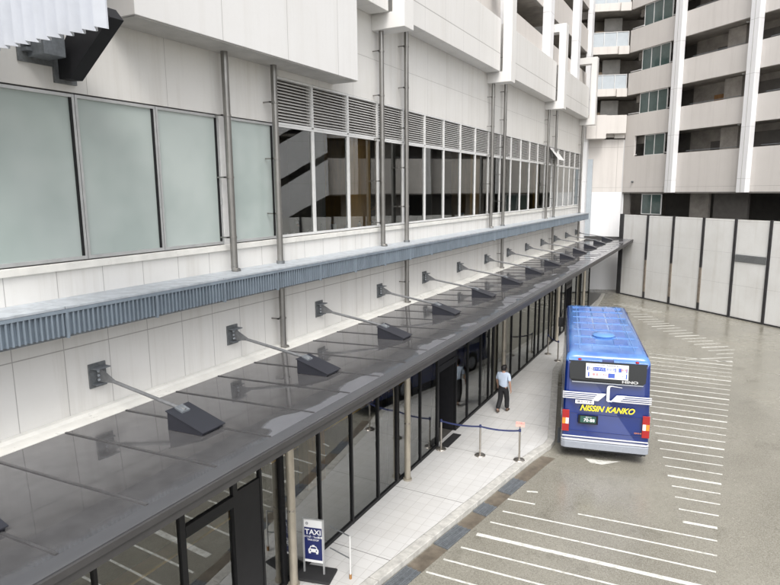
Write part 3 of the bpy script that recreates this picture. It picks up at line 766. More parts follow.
def make_person(lab, loc, rz, pose, shirt='shirt', legs=True, scale=1.):
    t = thing('person', lab, 'person', loc, rz); t.scale = (scale,) * 3
    J = pose
    names = []; V = []; E_ = []; RR = []
    def v(n_, p_, r_): names.append(n_); V.append(p_); RR.append(r_); return len(V) - 1
    def e(*ns):
        for a, b_ in zip(ns, ns[1:]): E_.append((names.index(a), names.index(b_)))
    v('pelvis', J['pelvis'], (.13, .09)); v('waist', J['waist'], (.115, .08)); v('chest', J['chest'], (.155, .11)); v('neckb', J['neckb'], (.075, .07)); v('neck', J['neck'], (.055, .058))
    e('pelvis', 'waist', 'chest', 'neckb', 'neck')
    for s_ in 'LR':
        v('sh' + s_, J['sh' + s_], .052); v('el' + s_, J['el' + s_], .040); v('wr' + s_, J['wr' + s_], .027)
        e('chest', 'sh' + s_, 'el' + s_, 'wr' + s_)
        hd = (Vector(J['wr' + s_]) - Vector(J['el' + s_])).normalized(); w_ = Vector(J['wr' + s_])
        v('pa' + s_, tuple(w_ + hd * .06), (.036, .018)); e('wr' + s_, 'pa' + s_)
        side = Vector((0, 1, 0)) - hd * hd.y; side.normalize()
        cur = Vector((1 if s_ == 'L' else -1, 0, 0)); cur -= hd * cur.dot(hd); cur.normalize()
        for k_, (o_, ln) in enumerate(((-.030, .065), (-.011, .078), (.010, .074), (.029, .058))):
            a = w_ + hd * .098 + side * o_; v('fa%s%d' % (s_, k_), tuple(a), .0095)
            b1_ = a + hd * ln * .55 + cur * ln * .15; v('fb%s%d' % (s_, k_), tuple(b1_), .0085)
            c1_ = b1_ + hd * ln * .3 + cur * ln * .4; v('fc%s%d' % (s_, k_), tuple(c1_), .0075); e('pa' + s_, 'fa%s%d' % (s_, k_), 'fb%s%d' % (s_, k_), 'fc%s%d' % (s_, k_))
        a = w_ + hd * .045 + side * .036; v('ta' + s_, tuple(a), .011); v('tb' + s_, tuple(a + hd * .04 + side * .02 + cur * .01), .0095); e('pa' + s_, 'ta' + s_, 'tb' + s_)
        if legs:
            v('hi' + s_, J['hi' + s_], .085); v('kn' + s_, J['kn' + s_], .055); v('an' + s_, J['an' + s_], .036); v('to' + s_, J['to' + s_], (.025, .018)); e('pelvis', 'hi' + s_, 'kn' + s_, 'an' + s_, 'to' + s_)
    # head
    nk = Vector(J['neck']); hc = Vector(J['head'])
    v('jaw', tuple(hc + Vector((0, .012, -.065))), (.062, .072)); v('skull', tuple(hc + Vector((0, -.005, .02))), (.078, .095)); v('crown', tuple(hc + Vector((0, -.01, .075))), (.045, .05))
    e('neck', 'jaw', 'skull', 'crown')
    body = skin_mesh('body', V, E_, RR, 'skin', t)
    # face: nose, ears, eyes, mouth
    f = MB()
    f.prism([(hc.y + .085, hc.z + .02), (hc.y + .115, hc.z - .022), (hc.y + .085, hc.z - .03)], hc.x - .012, hc.x + .012, 'x')
    for sx in (-1, 1): f.lathe([(.006, -.03), (.018, -.015), (.020, .01), (.008, .03)], (hc.x + sx * .082, hc.y - .005, hc.z - .01), 8)
    f.build('face_features', 'skin', body, smooth=True)
    f = MB()
    for sx in (-1, 1): f.lathe([(.003, -.007), (.010, 0), (.003, .007)], (hc.x + sx * .032, hc.y + .088, hc.z + .008), 8)
    f.box(hc.x - .022, hc.x + .022, hc.y + .082, hc.y + .09, hc.z - .055, hc.z - .049)
    f.build('eyes_and_mouth', 'hair', body)
    # hair cap
    hv = MB(); rings = [(.0, .108, 0)]
    vs = []; fs = []; n = 16; lat = [(-.07, .93), (.0, 1.05), (.03, 1.06), (.06, .98), (.085, .80), (.105, .5), (.115, .12)]
    for dz, k_ in lat:
        for j in range(n):
            a = 2 * math.pi * j / n; front = max(0, math.sin(a))
            zz = dz + (front * .10 if dz < .03 else 0)
            vs.append((hc.x + .092 * k_ * math.cos(a), hc.y - .010 + .112 * k_ * math.sin(a), hc.z + zz + .008))
    for i in range(len(lat) - 1):
        for j in range(n): fs.append((i * n + j, i * n + (j + 1) % n, (i + 1) * n + (j + 1) % n, (i + 1) * n + j))
    fs.append(tuple(range(len(vs) - n, len(vs)))); hv.add(vs, fs); hv.build('hair', 'hair', t, smooth=True)
    # shirt
    mid = lambda a, b_, k_: tuple(Vector(J[a]).lerp(Vector(J[b_]), k_))
    V2 = [J['pelvis'], J['waist'], J['chest'], J['neckb']]; R2 = [(.192, .145), (.172, .126), (.185, .132), (.085, .08)]; E2 = [(0, 1), (1, 2), (2, 3)]
    up = Vector((0, 0, .06)); V2[0] = tuple(Vector(J['pelvis']) + Vector((0, 0, -.04)))
    for s_ in 'LR':
        b_ = len(V2); V2 += [J['sh' + s_], mid('sh' + s_, 'el' + s_, .55), mid('sh' + s_, 'el' + s_, .88)]; R2 += [.075, .070, .068]; E2 += [(2, b_), (b_, b_ + 1), (b_ + 1, b_ + 2)]
    skin_mesh('shirt', V2, E2, R2, shirt, t)
    if legs:
        V3 = [tuple(Vector(J['pelvis']) + Vector((0, 0, .13))), J['pelvis']]; R3 = [(.158, .115), (.172, .130)]; E3 = [(0, 1)]
        for s_ in 'LR':
            b_ = len(V3); V3 += [J['hi' + s_], J['kn' + s_], mid('kn' + s_, 'an' + s_, .98)]; R3 += [.120, .094, .086]; E3 += [(1, b_), (b_, b_ + 1), (b_ + 1, b_ + 2)]
        skin_mesh('trousers', V3, E3, R3, 'trousers', t, root=1)
        for s_ in 'LR':
            a = Vector(J['an' + s_]); b_ = Vector(J['to' + s_]); d = (b_ - a); heel = a + Vector((0, -.05, -.045)) if abs(d.z) < .12 else a + Vector((0, -.05, -.02))
            skin_mesh('shoe', [tuple(heel), tuple((heel + b_) / 2 + Vector((0, 0, .005))), tuple(b_ + Vector((0, .03, -.0)))], [(0, 1), (1, 2)], [(.05, .05), (.055, .05), (.050, .04)], 'shoe', t, sub=1)
    return t
walk = dict(pelvis=(0, 0, .93), waist=(0, .0, 1.08), chest=(0, .01, 1.29), neckb=(0, 0, 1.46), neck=(0, .01, 1.51), head=(0, .03, 1.61),
            shL=(-.19, 0, 1.40), elL=(-.26, .03, 1.13), wrL=(-.27, .13, .90), shR=(.19, 0, 1.40), elR=(.265, -.06, 1.14), wrR=(.29, -.03, .89),
            hiL=(-.085, 0, .87), knL=(-.10, .0, .48), anL=(-.10, -.24, .14), toL=(-.10, -.15, .045), hiR=(.085, 0, .87), knR=(.09, .13, .48), anR=(.09, .14, .09), toR=(.10, .30, .035))
pp = make_person('man in a pale blue short-sleeved shirt and black trousers walking away on the pavement', (-6.27, 20.1, 0), R(-6), walk, scale=1.0)
sit = dict(pelvis=(0, 0, .95), waist=(0, .03, 1.08), chest=(0, .06, 1.28), neckb=(0, .07, 1.44), neck=(0, .09, 1.49), head=(0, .12, 1.58),
           shL=(-.18, .06, 1.38), elL=(-.24, .14, 1.14), wrL=(-.14, .36, 1.08), shR=(.18, .06, 1.38), elR=(.24, .14, 1.14), wrR=(.14, .36, 1.08),
           hiL=(-.09, .03, .92), knL=(-.11, .40, .92), anL=(-.11, .38, .50), toL=(-.11, .50, .42), hiR=(.09, .03, .92), knR=(.11, .40, .92), anR=(.11, .38, .50), toR=(.11, .50, .42))
make_person('seated person in a white shirt behind the clear window right of the frosted ones', (-10.75, 14.4, 5.72), R(-90), sit, 'whiteshirt')
make_person('seated person in dark clothes behind the window between the paired pipes', (-10.75, 18.6, 5.72), R(-90), sit, 'darkshirt')
for yy, l_ in ((14.4, 'white shirt'), (18.6, 'dark clothes')):
    stl = thing('bar_stool', 'high stool under the seated person in %s' % l_, 'stool', (-10.75, yy, 5.752))
    q = MB(); q.lathe([(.16, .78), (.17, .80), (.17, .83), (.15, .845)], n=18); q.build('seat', 'brownwood', stl)
    q = MB(); q.tube([(0, 0, .02), (0, 0, .78)], .03, 10); q.lathe([(.2, 0), (.2, .02), (.04, .04)], n=18); q.build('leg', 'galv_dark', stl)

# bottles, cups and boxes on the window counter
items = [(12.25, 'bottle', .30, .06, 'white_plastic', 'white bottle'), (12.62, 'cup', .14, .05, 'galv_light', 'grey cup'), (12.95, 'cup', .15, .05, 'white_plastic', 'white cup'),
         (13.55, 'carton', .13, .09, 'alu_white', 'low white carton'), (13.85, 'carton', .15, .08, 'white_plastic', 'pale carton'), (14.3, 'bottle', .30, .05, 'galv', 'grey bottle'),
         (14.75, 'carton', .24, .09, 'white_plastic', 'tall white carton'), (15.5, 'bottle', .2, .05, 'plate_green', 'green bottle'), (16.4, 'bottle', .28, .055, 'alu_white', 'white bottle'),
         (18.1, 'bottle', .24, .05, 'galv', 'grey bottle'), (19.2, 'cup', .15, .05, 'white_plastic', 'white cup'), (20.8, 'carton', .2, .08, 'alu_white', 'white carton'), (22.6, 'bottle', .24, .05, 'alu_white', 'pale bottle'),
         (25.0, 'carton', .22, .09, 'white_plastic', 'white carton'), (28.3, 'bottle', .25, .05, 'alu_white', 'white bottle'), (31.0, 'carton', .2, .09, 'galv_light', 'grey carton')]
for i, (yy, kd, h, r, m_, ds) in enumerate(items):
    t = thing(kd, '%s on the window counter, %s object from the frosted windows' % (ds, ORD[i] if i else 'first'), kd, (W - .28 - .06 * (i % 3), yy, 6.621), R(i * 23), 'small objects on the window counter')
    q = MB()
    if kd == 'bottle':
        q.lathe([(r, 0), (r * 1.05, .02), (r * 1.05, h * .62), (r * .5, h * .8), (r * .42, h * .93)], n=14); q.build('bottle_body', m_, t, smooth=True)
        q = MB(); q.lathe([(r * .48, h * .93), (r * .48, h)], n=12); q.build('cap', 'ink', t)
    elif kd == 'cup':
        q.lathe([(r * .8, 0), (r, h), (r * .9, h), (r * .72, .01)], n=14); q.build('cup_body', m_, t, smooth=True)
        q = MB(); q.tube([(r * .93, 0, h * .8), (r * 1.5, 0, h * .75), (r * 1.5, 0, h * .35), (r * .85, 0, h * .28)], .007, 6); q.build('handle', m_, t)
    else:
        q.box(-r, r, -r * .7, r * .7, 0, h); q.build('carton_body', m_, t, bevel=.006)
        q = MB(); q.prism([(-r, h), (r, h), (r * .2, h + .035), (-r * .2, h + .035)], -r * .68, r * .68); q.build('gable_top', m_, t)

# ------------------------------------------------------------------ boundary wall
ANG = R(-41.)
dr = Vector((-math.sin(R(49)), math.cos(R(49)), 0)); nn = Vector((dr.y, -dr.x, 0))
c0 = nn.dot(Vector((-.69, 44.54, 0)))
if c0 < 0: nn = -nn; c0 = -c0
def SP(s, t=0, z=0): return dr * s + nn * (c0 + t) + Vector((0, 0, z))
rw = thing('boundary_wall', 'tall white panelled boundary wall with black steel posts curving round the turning area', 'wall', SP(37.4, 0, GZ), ANG)
posts = [0.15, 2.80, 5.18, 7.66, 10.03, 12.35, 14.75, 17.15, 19.55, 21.95, 24.35, 26.75, 29.2, 31.6, 34.0, 36.4]
for i, x in enumerate(posts):
    w_ = .40 if i == 0 else .17
    q = MB(); q.box(x - w_ / 2, x + w_ / 2, -.10, .10, (2.9 if i in (1, 2, 3) else 0), 6.16)
    pb = q.build('post', 'post_black', rw)
    if i in (1, 2, 3):
        q = MB(); q.box(x - w_ / 2, x + w_ / 2, -.10, .10, .55, 2.898); q.build('worn_section', 'post_rust', pb)
        q = MB(); q.box(x - w_ / 2, x + w_ / 2, -.10, .10, 0, .548); q.build('foot_section', 'post_black', pb)
    if i < len(posts) - 1:
        x1 = posts[i + 1]
        q = MB(); q.box(x + w_ / 2 + .004, x1 - .089, -.04, .06, .10, 6.12); q.build('panel', 'ret', rw)
        q = MB(); q.box(x + w_ / 2 + .004, x1 - .089, -.06, .07, 0, .10); q.build('plinth', 'post_black', rw)
vt = MB(); vt.box(10.16, 12.2, -.06, -.042, 3.55, 4.0); v0 = vt.build('vent_grille', 'galv', rw)
vt = MB()
for i in range(12): vt.box(10.16, 12.2, -.085, -.062, 3.57 + i * .036, 3.585 + i * .036)
vt.build('grille_bars', 'alu', v0)

# ------------------------------------------------------------------ apartment building
ap = thing('apartment_building', 'tall beige apartment block with open corridors, white columns and dark green windows', 'building', SP(38.6, 1., GZ), ANG)
def AP(mb, n, m_, parent=ap, **k_): return mb.build(n, m_, parent, **k_)
Z0 = -GZ   # local z = world z + .15
XS = 18.5  # stair bay starts here
XR = 46.
lev = [10.35 + 3.1 * i for i in range(6)]
DX = 1.3
# ground storey: dark undercroft between z 0 and 7.65
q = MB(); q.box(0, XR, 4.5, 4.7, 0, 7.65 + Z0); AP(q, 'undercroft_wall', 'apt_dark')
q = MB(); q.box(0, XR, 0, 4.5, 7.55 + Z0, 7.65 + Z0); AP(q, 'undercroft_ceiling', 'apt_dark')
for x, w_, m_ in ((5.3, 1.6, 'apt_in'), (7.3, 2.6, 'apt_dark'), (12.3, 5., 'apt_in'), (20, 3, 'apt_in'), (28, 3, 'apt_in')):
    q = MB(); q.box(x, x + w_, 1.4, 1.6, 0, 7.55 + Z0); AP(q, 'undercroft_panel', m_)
def apt_window(x0, x1, z0, z1, n, t=.12):
    f = MB(); w_ = .05
    xs = [x0 + (x1 - x0) * i / n for i in range(n + 1)]
    for i, x in enumerate(xs): f.box(x - w_ / 2, x + w_ / 2, t, t + .07, z0, z1)
    f.box(x0 - w_ / 2, x1 + w_ / 2, t + .001, t + .069, z0 - .03, z0 + .04); f.box(x0 - w_ / 2, x1 + w_ / 2, t + .001, t + .069, z1 - .05, z1)
    o_ = AP(f, 'window', 'alu_white')
    for a, b_ in zip(xs, xs[1:]):
        g_ = MB(); g_.box(a + w_ / 2, b_ - w_ / 2, t + .02, t + .04, z0 + .04, z1 - .05); AP(g_, 'pane', 'aptglass', o_)
apt_window(2.0, 3.9, 6.02 + Z0, 7.5 + Z0, 2)
# first panel 7.65 - 10.35, window opening x 1.0-5.0 at z 10.31-11.84
def parapet(x0, x1, z0, z1, t=.18): 
    q = MB(); q.box(x0, x1, 0, t, z0 + Z0, z1 + Z0); AP(q, 'parapet', 'apt')
parapet(0, XS, 7.65, 10.33)
for i, T in enumerate(lev[:-1]):
    parapet(0 if i else 0, XS, T + 1.5, T + 3.1)
    if i == 0:
        q = MB(); q.box(0, 1.0, 0, .18, 10.331 + Z0, 11.849 + Z0); AP(q, 'wall_pier', 'apt')
    # corridor slab + back wall
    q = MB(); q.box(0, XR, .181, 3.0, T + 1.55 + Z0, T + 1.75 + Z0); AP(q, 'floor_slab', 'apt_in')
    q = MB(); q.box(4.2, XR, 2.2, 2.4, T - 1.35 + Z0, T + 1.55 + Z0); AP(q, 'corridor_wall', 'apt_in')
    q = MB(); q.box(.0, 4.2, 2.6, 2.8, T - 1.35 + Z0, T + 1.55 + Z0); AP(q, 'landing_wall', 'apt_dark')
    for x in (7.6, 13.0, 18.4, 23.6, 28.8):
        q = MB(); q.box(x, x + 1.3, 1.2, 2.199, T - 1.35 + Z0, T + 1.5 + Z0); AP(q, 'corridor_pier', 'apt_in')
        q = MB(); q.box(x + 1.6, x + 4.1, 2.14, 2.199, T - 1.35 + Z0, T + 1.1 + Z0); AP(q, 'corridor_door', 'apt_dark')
        q = MB(); q.lathe([(.10, 0), (.09, -.05), (.03, -.07)], (x + 1.6, .9, T + 1.548 + Z0), 12); AP(q, 'ceiling_light', 'lens_white')
    q = MB(); q.box(.2, 4.2, .7, 1.0, T + .95 + Z0, T + 1.5 + Z0); AP(q, 'beam', 'apt_in')
    xw0, xw1 = (1.95, 3.85) if i == 0 else (1.22, 3.85)
    apt_window(xw0, xw1, T + .0 + Z0, T + 1.49 + Z0, 2 if i == 0 else 3)
    for xa_, xb_ in ((.1, 1.2), (3.9, 4.5)):
        q = MB(); q.tube([(xa_, .09, T + .10 + Z0), (xb_, .09, T + .10 + Z0)], .03, 8); AP(q, 'handrail', 'alu_white')
for x, w_ in ((4.65, .62), (10.45, .62), (16.2, .62), (24.5, .62), (30, .62), (36, .62)):
    q = MB(); q.box(x, x + w_, -.42, -.002, 7.6 + Z0, 26 + Z0); cc = AP(q, 'column', 'apt_col', bevel=.02)
    q = MB(); q.box(x + .29, x + .32, -.43, -.421, 7.6 + Z0, 26 + Z0); AP(q, 'column_joint', 'soffit', cc)
    q = MB(); q.box(-9, XR, 4.9, 5.1, 0, 27); AP(q, 'rear_wall', 'apt_in')  # wall added behind the openings to block bright sky leaks
q = MB(); q.box(-.25, XR, 0, 5, 27, 27.3); AP(q, 'roof', 'apt')
q = MB(); q.box(-.02, .6, .19, .35, 0, 7.8); AP(q, 'corner_post', 'apt_dark')
q = MB(); q.box(-.9, -.02, .02, .3, 0, 11.8); AP(q, 'corner_infill', 'apt_lowwall')
# stair bay: sloping white parapet (seen reflected in the windows) then more facade
for k_ in range(5):
    z = 7.45 + 3.1 * k_
    q = MB(); q.prism([(XS + .01, z + .3), (XS + .01, z + 2.9), (XS + 6.2, z - .6), (XS + 6.2, z - 3.0)], -.3, -.1, 'y'); AP(q, 'stair_parapet', 'apt_col')
q = MB(); q.box(XS + .2, XS + 6.2, 2.3, 2.5, 0, 26 + Z0); AP(q, 'stair_back_wall', 'apt_in')
for i, T in enumerate(lev[:-1]):
    q = MB(); q.box(XS + 6.3, XR, 0, .18, T + 1.5 + Z0, T + 3.1 + Z0); AP(q, 'parapet', 'apt')
q = MB(); q.box(XS + 6.3, XR, 0, .18, 7.65 + Z0, 10.33 + Z0); AP(q, 'parapet', 'apt')
for i, T in enumerate(lev[:-1]):
    for x in (5.9, 11.5, 17.0):
        q = MB(); q.tube([(x, .09, T + .09 + Z0), (x + 4.0 if x < 16 else x + 1.3, .09, T + .09 + Z0)], .018, 6); AP(q, 'handrail', 'galv')
    for x, w_ in ((6.0, .75), (9.9, .5), (15.0, .8)):
        q = MB(); q.box(x, x + w_, 2.16, 2.197, T - 1.33 + Z0, T + .75 + Z0); AP(q, 'corridor_door', 'brownwood' if (i + int(x)) % 2 else 'apt_dark')
        q = MB(); q.box(x + w_ + .25, x + w_ + .75, 2.16, 2.197, T - .1 + Z0, T + .7 + Z0); AP(q, 'corridor_window', 'aptglass')
kn = MB(); kn.lathe([(.05, 0), (.10, .04), (.10, .1), (.04, .14)], (1.1, -.08, 8.35 + Z0), 10); AP(kn, 'outlet', 'galv_dark')

# --- corner bay B (between wing C and facade), built in world coordinates then attached
apw = Matrix.Translation(ap.location) @ Matrix.Rotation(ANG, 4, 'Z'); apinv = apw.inverted()
def APW(mb, n, m_, parent=ap, **k_):
    mb.v = [tuple(apinv @ Vector(v_)) for v_ in mb.v]; return mb.build(n, m_, parent, **k_)
B0 = Vector((-9.45, 50.35)); B1 = Vector((-6.80, 51.2))
bd = (B1 - B0).normalized(); bn = Vector((bd.y, -bd.x))   # bn points toward the camera
if bn.y > 0: bn = -bn
def bq(mb, u0, u1, t0, t1, z0, z1):
    """box along B: u metres from B0, t metres toward the camera"""
    pts_ = [B0 + bd * u + bn * t for u, t in ((u0, t0), (u1, t0), (u1, t1), (u0, t1))]
    mb.add([(p_.x, p_.y, z0) for p_ in pts_] + [(p_.x, p_.y, z1) for p_ in pts_], [(0, 3, 2, 1), (4, 5, 6, 7), (0, 1, 5, 4), (1, 2, 6, 5), (2, 3, 7, 6), (3, 0, 4, 7)]); return mb
LB = (B1 - B0).length; CXR = -13.5
APW(bq(MB(), 0, LB, -.2, 0, 7.66, 11.7), 'corner_wall', 'apt')
APW(bq(MB(), 0, LB, -.2, 0.02, GZ, 7.655), 'corner_base_wall', 'apt_lowwall')
for i, T in enumerate(lev[:-1]):
    zb_ = T + 3.1
    APW(bq(MB(), 0, LB, -.15, .05, T + 1.5, T + 2.05), 'balcony_slab', 'apt')
    APW(bq(MB(), LB * .72, LB - .02, .051, .25, T + 1.42, T + 2.0), 'slab_drop', 'apt')
    rp = APW(bq(MB(), .05, LB - .05, -.06, -.02, T + 2.051, T + 3.06), 'rail_panel', 'rail_glass')
    mb_ = MB()
    for u in (.05, LB * .33, LB * .66, LB - .09): bq(mb_, u, u + .04, -.02, .03, T + 2.051, T + 3.1)
    bq(mb_, .05, LB - .05, -.08, .02, T + 3.061, T + 3.1); APW(mb_, 'rail_post', 'alu_white', rp) if 0 else APW(mb_, 'rail_post', 'alu_white')
    APW(bq(MB(), 0, LB + 1.0, -3.0, -.16, T + 1.55, T + 1.75), 'balcony_floor', 'apt_in')
    APW(bq(MB(), 1.15, LB - .3, -1.9, -1.7, T + 1.76, T + 4.5), 'pale_partition', 'soffit')
    APW(bq(MB(), .5, 1.14, -1.9, -1.7, T + 1.76, T + 3.6), 'warm_panel', 'warm')
    APW(bq(MB(), -1.2, LB + 2.5, -3.2, -3.0, T + 1.76, T + 4.6), 'stairwell_wall', 'apt_in')
T = lev[0]
APW(bq(MB(), -.2, LB * .45, .0, 1.1, 11.7, 13.45), 'corner_balcony', 'apt')
APW(bq(MB(), LB * .45 + .003, LB * .99, .0, .7, 12.1, 13.45), 'corner_balcony', 'apt')
q = MB(); q.box(CXR - .2, CXR, 8, 60, 10, 27.5); APW(q, 'wing_rear_wall', 'apt_in')  # added to block the sky showing through behind the wing corridor
q = MB(); q.box(CXR, -9.5, 8, 52, 27.2, 27.5); APW(q, 'wing_roof', 'apt')  # top added with the wing's back wall to close the same leak
APW(bq(MB(), -6, LB + 4, -4.2, -4.0, GZ, 27.5), 'corner_rear_wall', 'apt_in')  # added behind the corner bay to block leaking sky light
# --- wing C above the station building
CX = W - .02
for i, T in enumerate(lev[:-1]):
    if T + 3.1 < 14: continue
    q = MB(); q.box(CX - .2, CX, 10, 50.2, T + 1.5, T + 3.1); APW(q, 'wing_parapet', 'aptc')
    q = MB(); q.box(CX - 3.2, CX - .201, 10, 50.2, T + 1.55, T + 1.75); APW(q, 'wing_floor', 'apt_in')
    q = MB(); q.box(CX - 2.4, CX - 2.2, 10, 50.2, T + 1.76, T + 4.64); APW(q, 'wing_corridor_wall', 'apt_in')
    q = MB(); q.box(CX - 2.0, CX - 1.2, 33, 36, T + 1.76, T + 4.0); APW(q, 'wing_pier', 'apt_dark')
for y0 in (13.2, 21., 28.6, 36.2, 43.8):
    q = MB(); q.box(CX + .002, CX + .45, y0, y0 + .85, 15.16, 26); APW(q, 'wing_column', 'apt_col', bevel=.02)
q = MB(); q.box(W - .1, W + .25, 49.45, 50.2, GZ, 26) ; q.v = q.v; APW(q, 'corner_column', 'apt_col')
q = MB(); q.box(W + .26, W + .62, 50.1, 50.28, GZ, 10.2); APW(q, 'downpipe_cover', 'rail_glass')

# ------------------------------------------------------------------ bus
BL = 8.7
bus = thing('bus', 'blue coach with yellow lettering and white bird on its rear, parked by the kerb', 'bus', (-2.47, 17.85, GZ), R(12.2))
def section(wd, zt, zb, rt=.22, rb=.06, n=6):
    """half-widths wd, top zt, bottom zb, rounded rectangle (x,z)"""
    pts = []
    for cx, cz_, r, a0 in ((wd - rt, zt - rt, rt, 0), (-wd + rt, zt - rt, rt, 90), (-wd + rb, zb + rb, rb, 180), (wd - rb, zb + rb, rb, 270)):
        for k_ in range(n + 1):
            a = R(a0 + 90 * k_ / n); pts.append((cx + r * math.cos(a), cz_ + r * math.sin(a)))
    return pts
st = [(0.02, .13, .16), (0.0, .07, .10), (.05, .02, .05), (.16, 0, .015), (.35, 0, 0), (BL - .5, 0, 0), (BL - .2, .04, .05), (BL - .05, .13, .16), (BL, .25, .35)]
HB = 3.22
vs = []; fs = []; n = None
def lean(y, z, f): return y + f * (max(0, z - 2.05) * .16 + max(0, z - 2.95) * .5)
for i, (y, iw, it_) in enumerate(st):
    sec = section(1.235 - iw, HB - it_, .34)
    n = len(sec)
    for x, z in sec:
        f = max(0, 1 - y / .6) if y < 1 else 0
        yy = lean(y, z, f)
        if y > BL - 1: yy -= max(0, z - 1.4) * .12
        # body side tumblehome
        xx = x * (1 - max(0, z - 1.2) * .028)
        vs.append((xx, yy, z))
for i in range(len(st) - 1):
    for k_ in range(n): fs.append((i * n + k_, i * n + (k_ + 1) % n, (i + 1) * n + (k_ + 1) % n, (i + 1) * n + k_))
fs += [tuple(range(n)), tuple(range(len(vs) - 1, len(vs) - n - 1, -1))]
b = MB(); b.add(vs, fs)
me_o = b.build('body', 'bus_blue', bus, smooth=True)
me_o.data.materials.append(M['bus_roof']); me_o.data.materials.append(M['bus_silver'])
for p_ in me_o.data.polygons:
    if p_.center.z > 2.98 and p_.normal.z > .25: p_.material_index = 1
# helper: point on rear face
def ry(z): return lean(0, z, 1.)
def rear_poly(mb, pts_, off=.006, th=.004):
    n_ = len(pts_)
    mb.add([(x, ry(z) - off, z) for x, z in pts_] + [(x, ry(z) - off + th, z) for x, z in pts_],
           [tuple(range(n_)), tuple(range(2 * n_ - 1, n_ - 1, -1))] + [(i, (i + 1) % n_, (i + 1) % n_ + n_, i + n_) for i in range(n_)])
    return mb
def rear_rect(mb, x0, x1, z0, z1, off=.006, th=.004): return rear_poly(mb, [(x0, z0), (x1, z0), (x1, z1), (x0, z1)], off, th)
# rear window
q = MB(); rear_poly(q, [(-1.08, 3.0), (-1.04, 2.47), (-.96, 2.41), (.96, 2.41), (1.04, 2.47), (1.08, 3.0)], .008, .02)
rwin = q.build('rear_window', 'bus_glass', bus)
q = MB(); rear_poly(q, [(-.97, 2.38), (.97, 2.38), (.99, 2.405), (-.99, 2.405)], .02, .02); q.build('sill_trim', 'bus_silver', rwin)
q = MB(); rear_rect(q, -.60, .57, 2.530, 2.950, .014, .004); dsp = q.build('destination_panel', 'white_plastic', rwin)
def rtext(name, body, x, z, size, m_, parent, off=.02, **k_):
    tilt = math.atan2(ry(z + .05) - ry(z - .05), .1)
    return text_obj(name, body, size, m_, parent, Matrix.Translation((x, ry(z) - off, z)) @ Matrix.Rotation(R(90) - tilt, 4, 'X'), .001, **k_)
rtext('lettering', 'LIMOUSINE TRANSFER BUS', -.02, 2.912, .062, 'ink', dsp)
q = MB(); rear_rect(q, -.57, .54, 2.740, 2.853, .0165, .002); q.build('blue_band', 'blueink', dsp)
q = MB()
for i, (a, b_) in enumerate(((-.54, -.40), (-.05, .20), (.23, .30), (.38, .51))): rear_rect(q, a, b_, 2.748, 2.845, .0185, .0015)
q.build('white_cells', 'white_plastic', dsp)
rtext('lettering', '送迎', -.47, 2.797, .10, 'ink', dsp, off=.0205); rtext('lettering', 'ロードバス', -.225, 2.797, .085, 'white_plastic', dsp, off=.0205)
rtext('lettering', '連絡便', .075, 2.797, .085, 'blueink', dsp, off=.0205); rtext('lettering', '専用', .445, 2.797, .085, 'redink', dsp, off=.0205)
q = MB(); rear_rect(q, -.54, .54, 2.564, 2.694, .0165, .002); q.build('blue_band', 'blueink', dsp)
q = MB(); rear_rect(q, -.50, .02, 2.551, 2.706, .0185, .0015); rear_rect(q, .20, .50, 2.572, 2.685, .0185, .0015); q.build('white_cells', 'white_plastic', dsp)
rtext('lettering', 'ご乗車は予約', -.24, 2.631, .09, 'redink', dsp, off=.0205); rtext('lettering', '03-3567', .35, 2.629, .075, 'blueink', dsp, off=.0205)
rtext('maker_name', 'HINO', .62, 2.475, .10, 'chrome', rwin, off=.026, bold=.004, sx=1.7)
# brow above the window with red lamps
q = MB(); vs2 = []
for x0, x1, d_ in ((-1.10, -.16, .045), (.16, 1.10, .045)):
    q.prism([(ry(3.0) - .035, 3.0), (ry(3.0) - .04, 3.03), (ry(3.08), 3.10), (ry(3.05) + .03, 3.0)], x0, x1, 'x')
q.build('rear_brow', 'bus_roof', bus, bevel=.008)
for sx in (-.78, .80):
    q = MB(); q.lathe([(.055, 0), (.055, .03), (.03, .045)], (sx, ry(3.02) - .02, 3.03), 12); q.build('marker_lamp', 'red', bus)
# roof ribs, hatch, gutters
q = MB()
for y in (1.25, 2.35, 3.4, 4.5, 5.6, 6.7, 7.6): q.box(-.93, .93, y, y + .045, HB - .002, HB + .014)
q.build('roof_ribs', 'bus_rib', bus, bevel=.004)
q = MB()
for sx in (-.78, -.40, .40, .78): q.box(sx - .012, sx + .012, .75, 8.0, HB - .002, HB + .010)
q.build('roof_beading', 'bus_rib', bus)
for sx in (-1, 1):
    q = MB(); q.box(sx * 1.10 - .015, sx * 1.10 + .015, .45, BL - .6, HB - .09, HB - .045); q.build('rain_gutter', 'bus_blue', bus)
q = MB(); q.lathe([(.33, 0), (.36, .05), (.30, .10), (.1, .115)], (.0, 2.55, HB), 28); q.build('roof_vent', 'bus_rib', bus, smooth=True)
q = MB()
for y in (1.35, 2.45, 3.5, 4.6, 5.7, 6.75):
    for x0 in (-.70, -.22, .26):
        if y == 1.35 and x0 == -.22: continue
        if y == 2.45 and x0 == -.22: continue
        q.box(x0, x0 + .42, y + .08, y + .82, HB - .001, HB + .012)
q.build('roof_panels', 'bus_blue2', bus, bevel=.006)
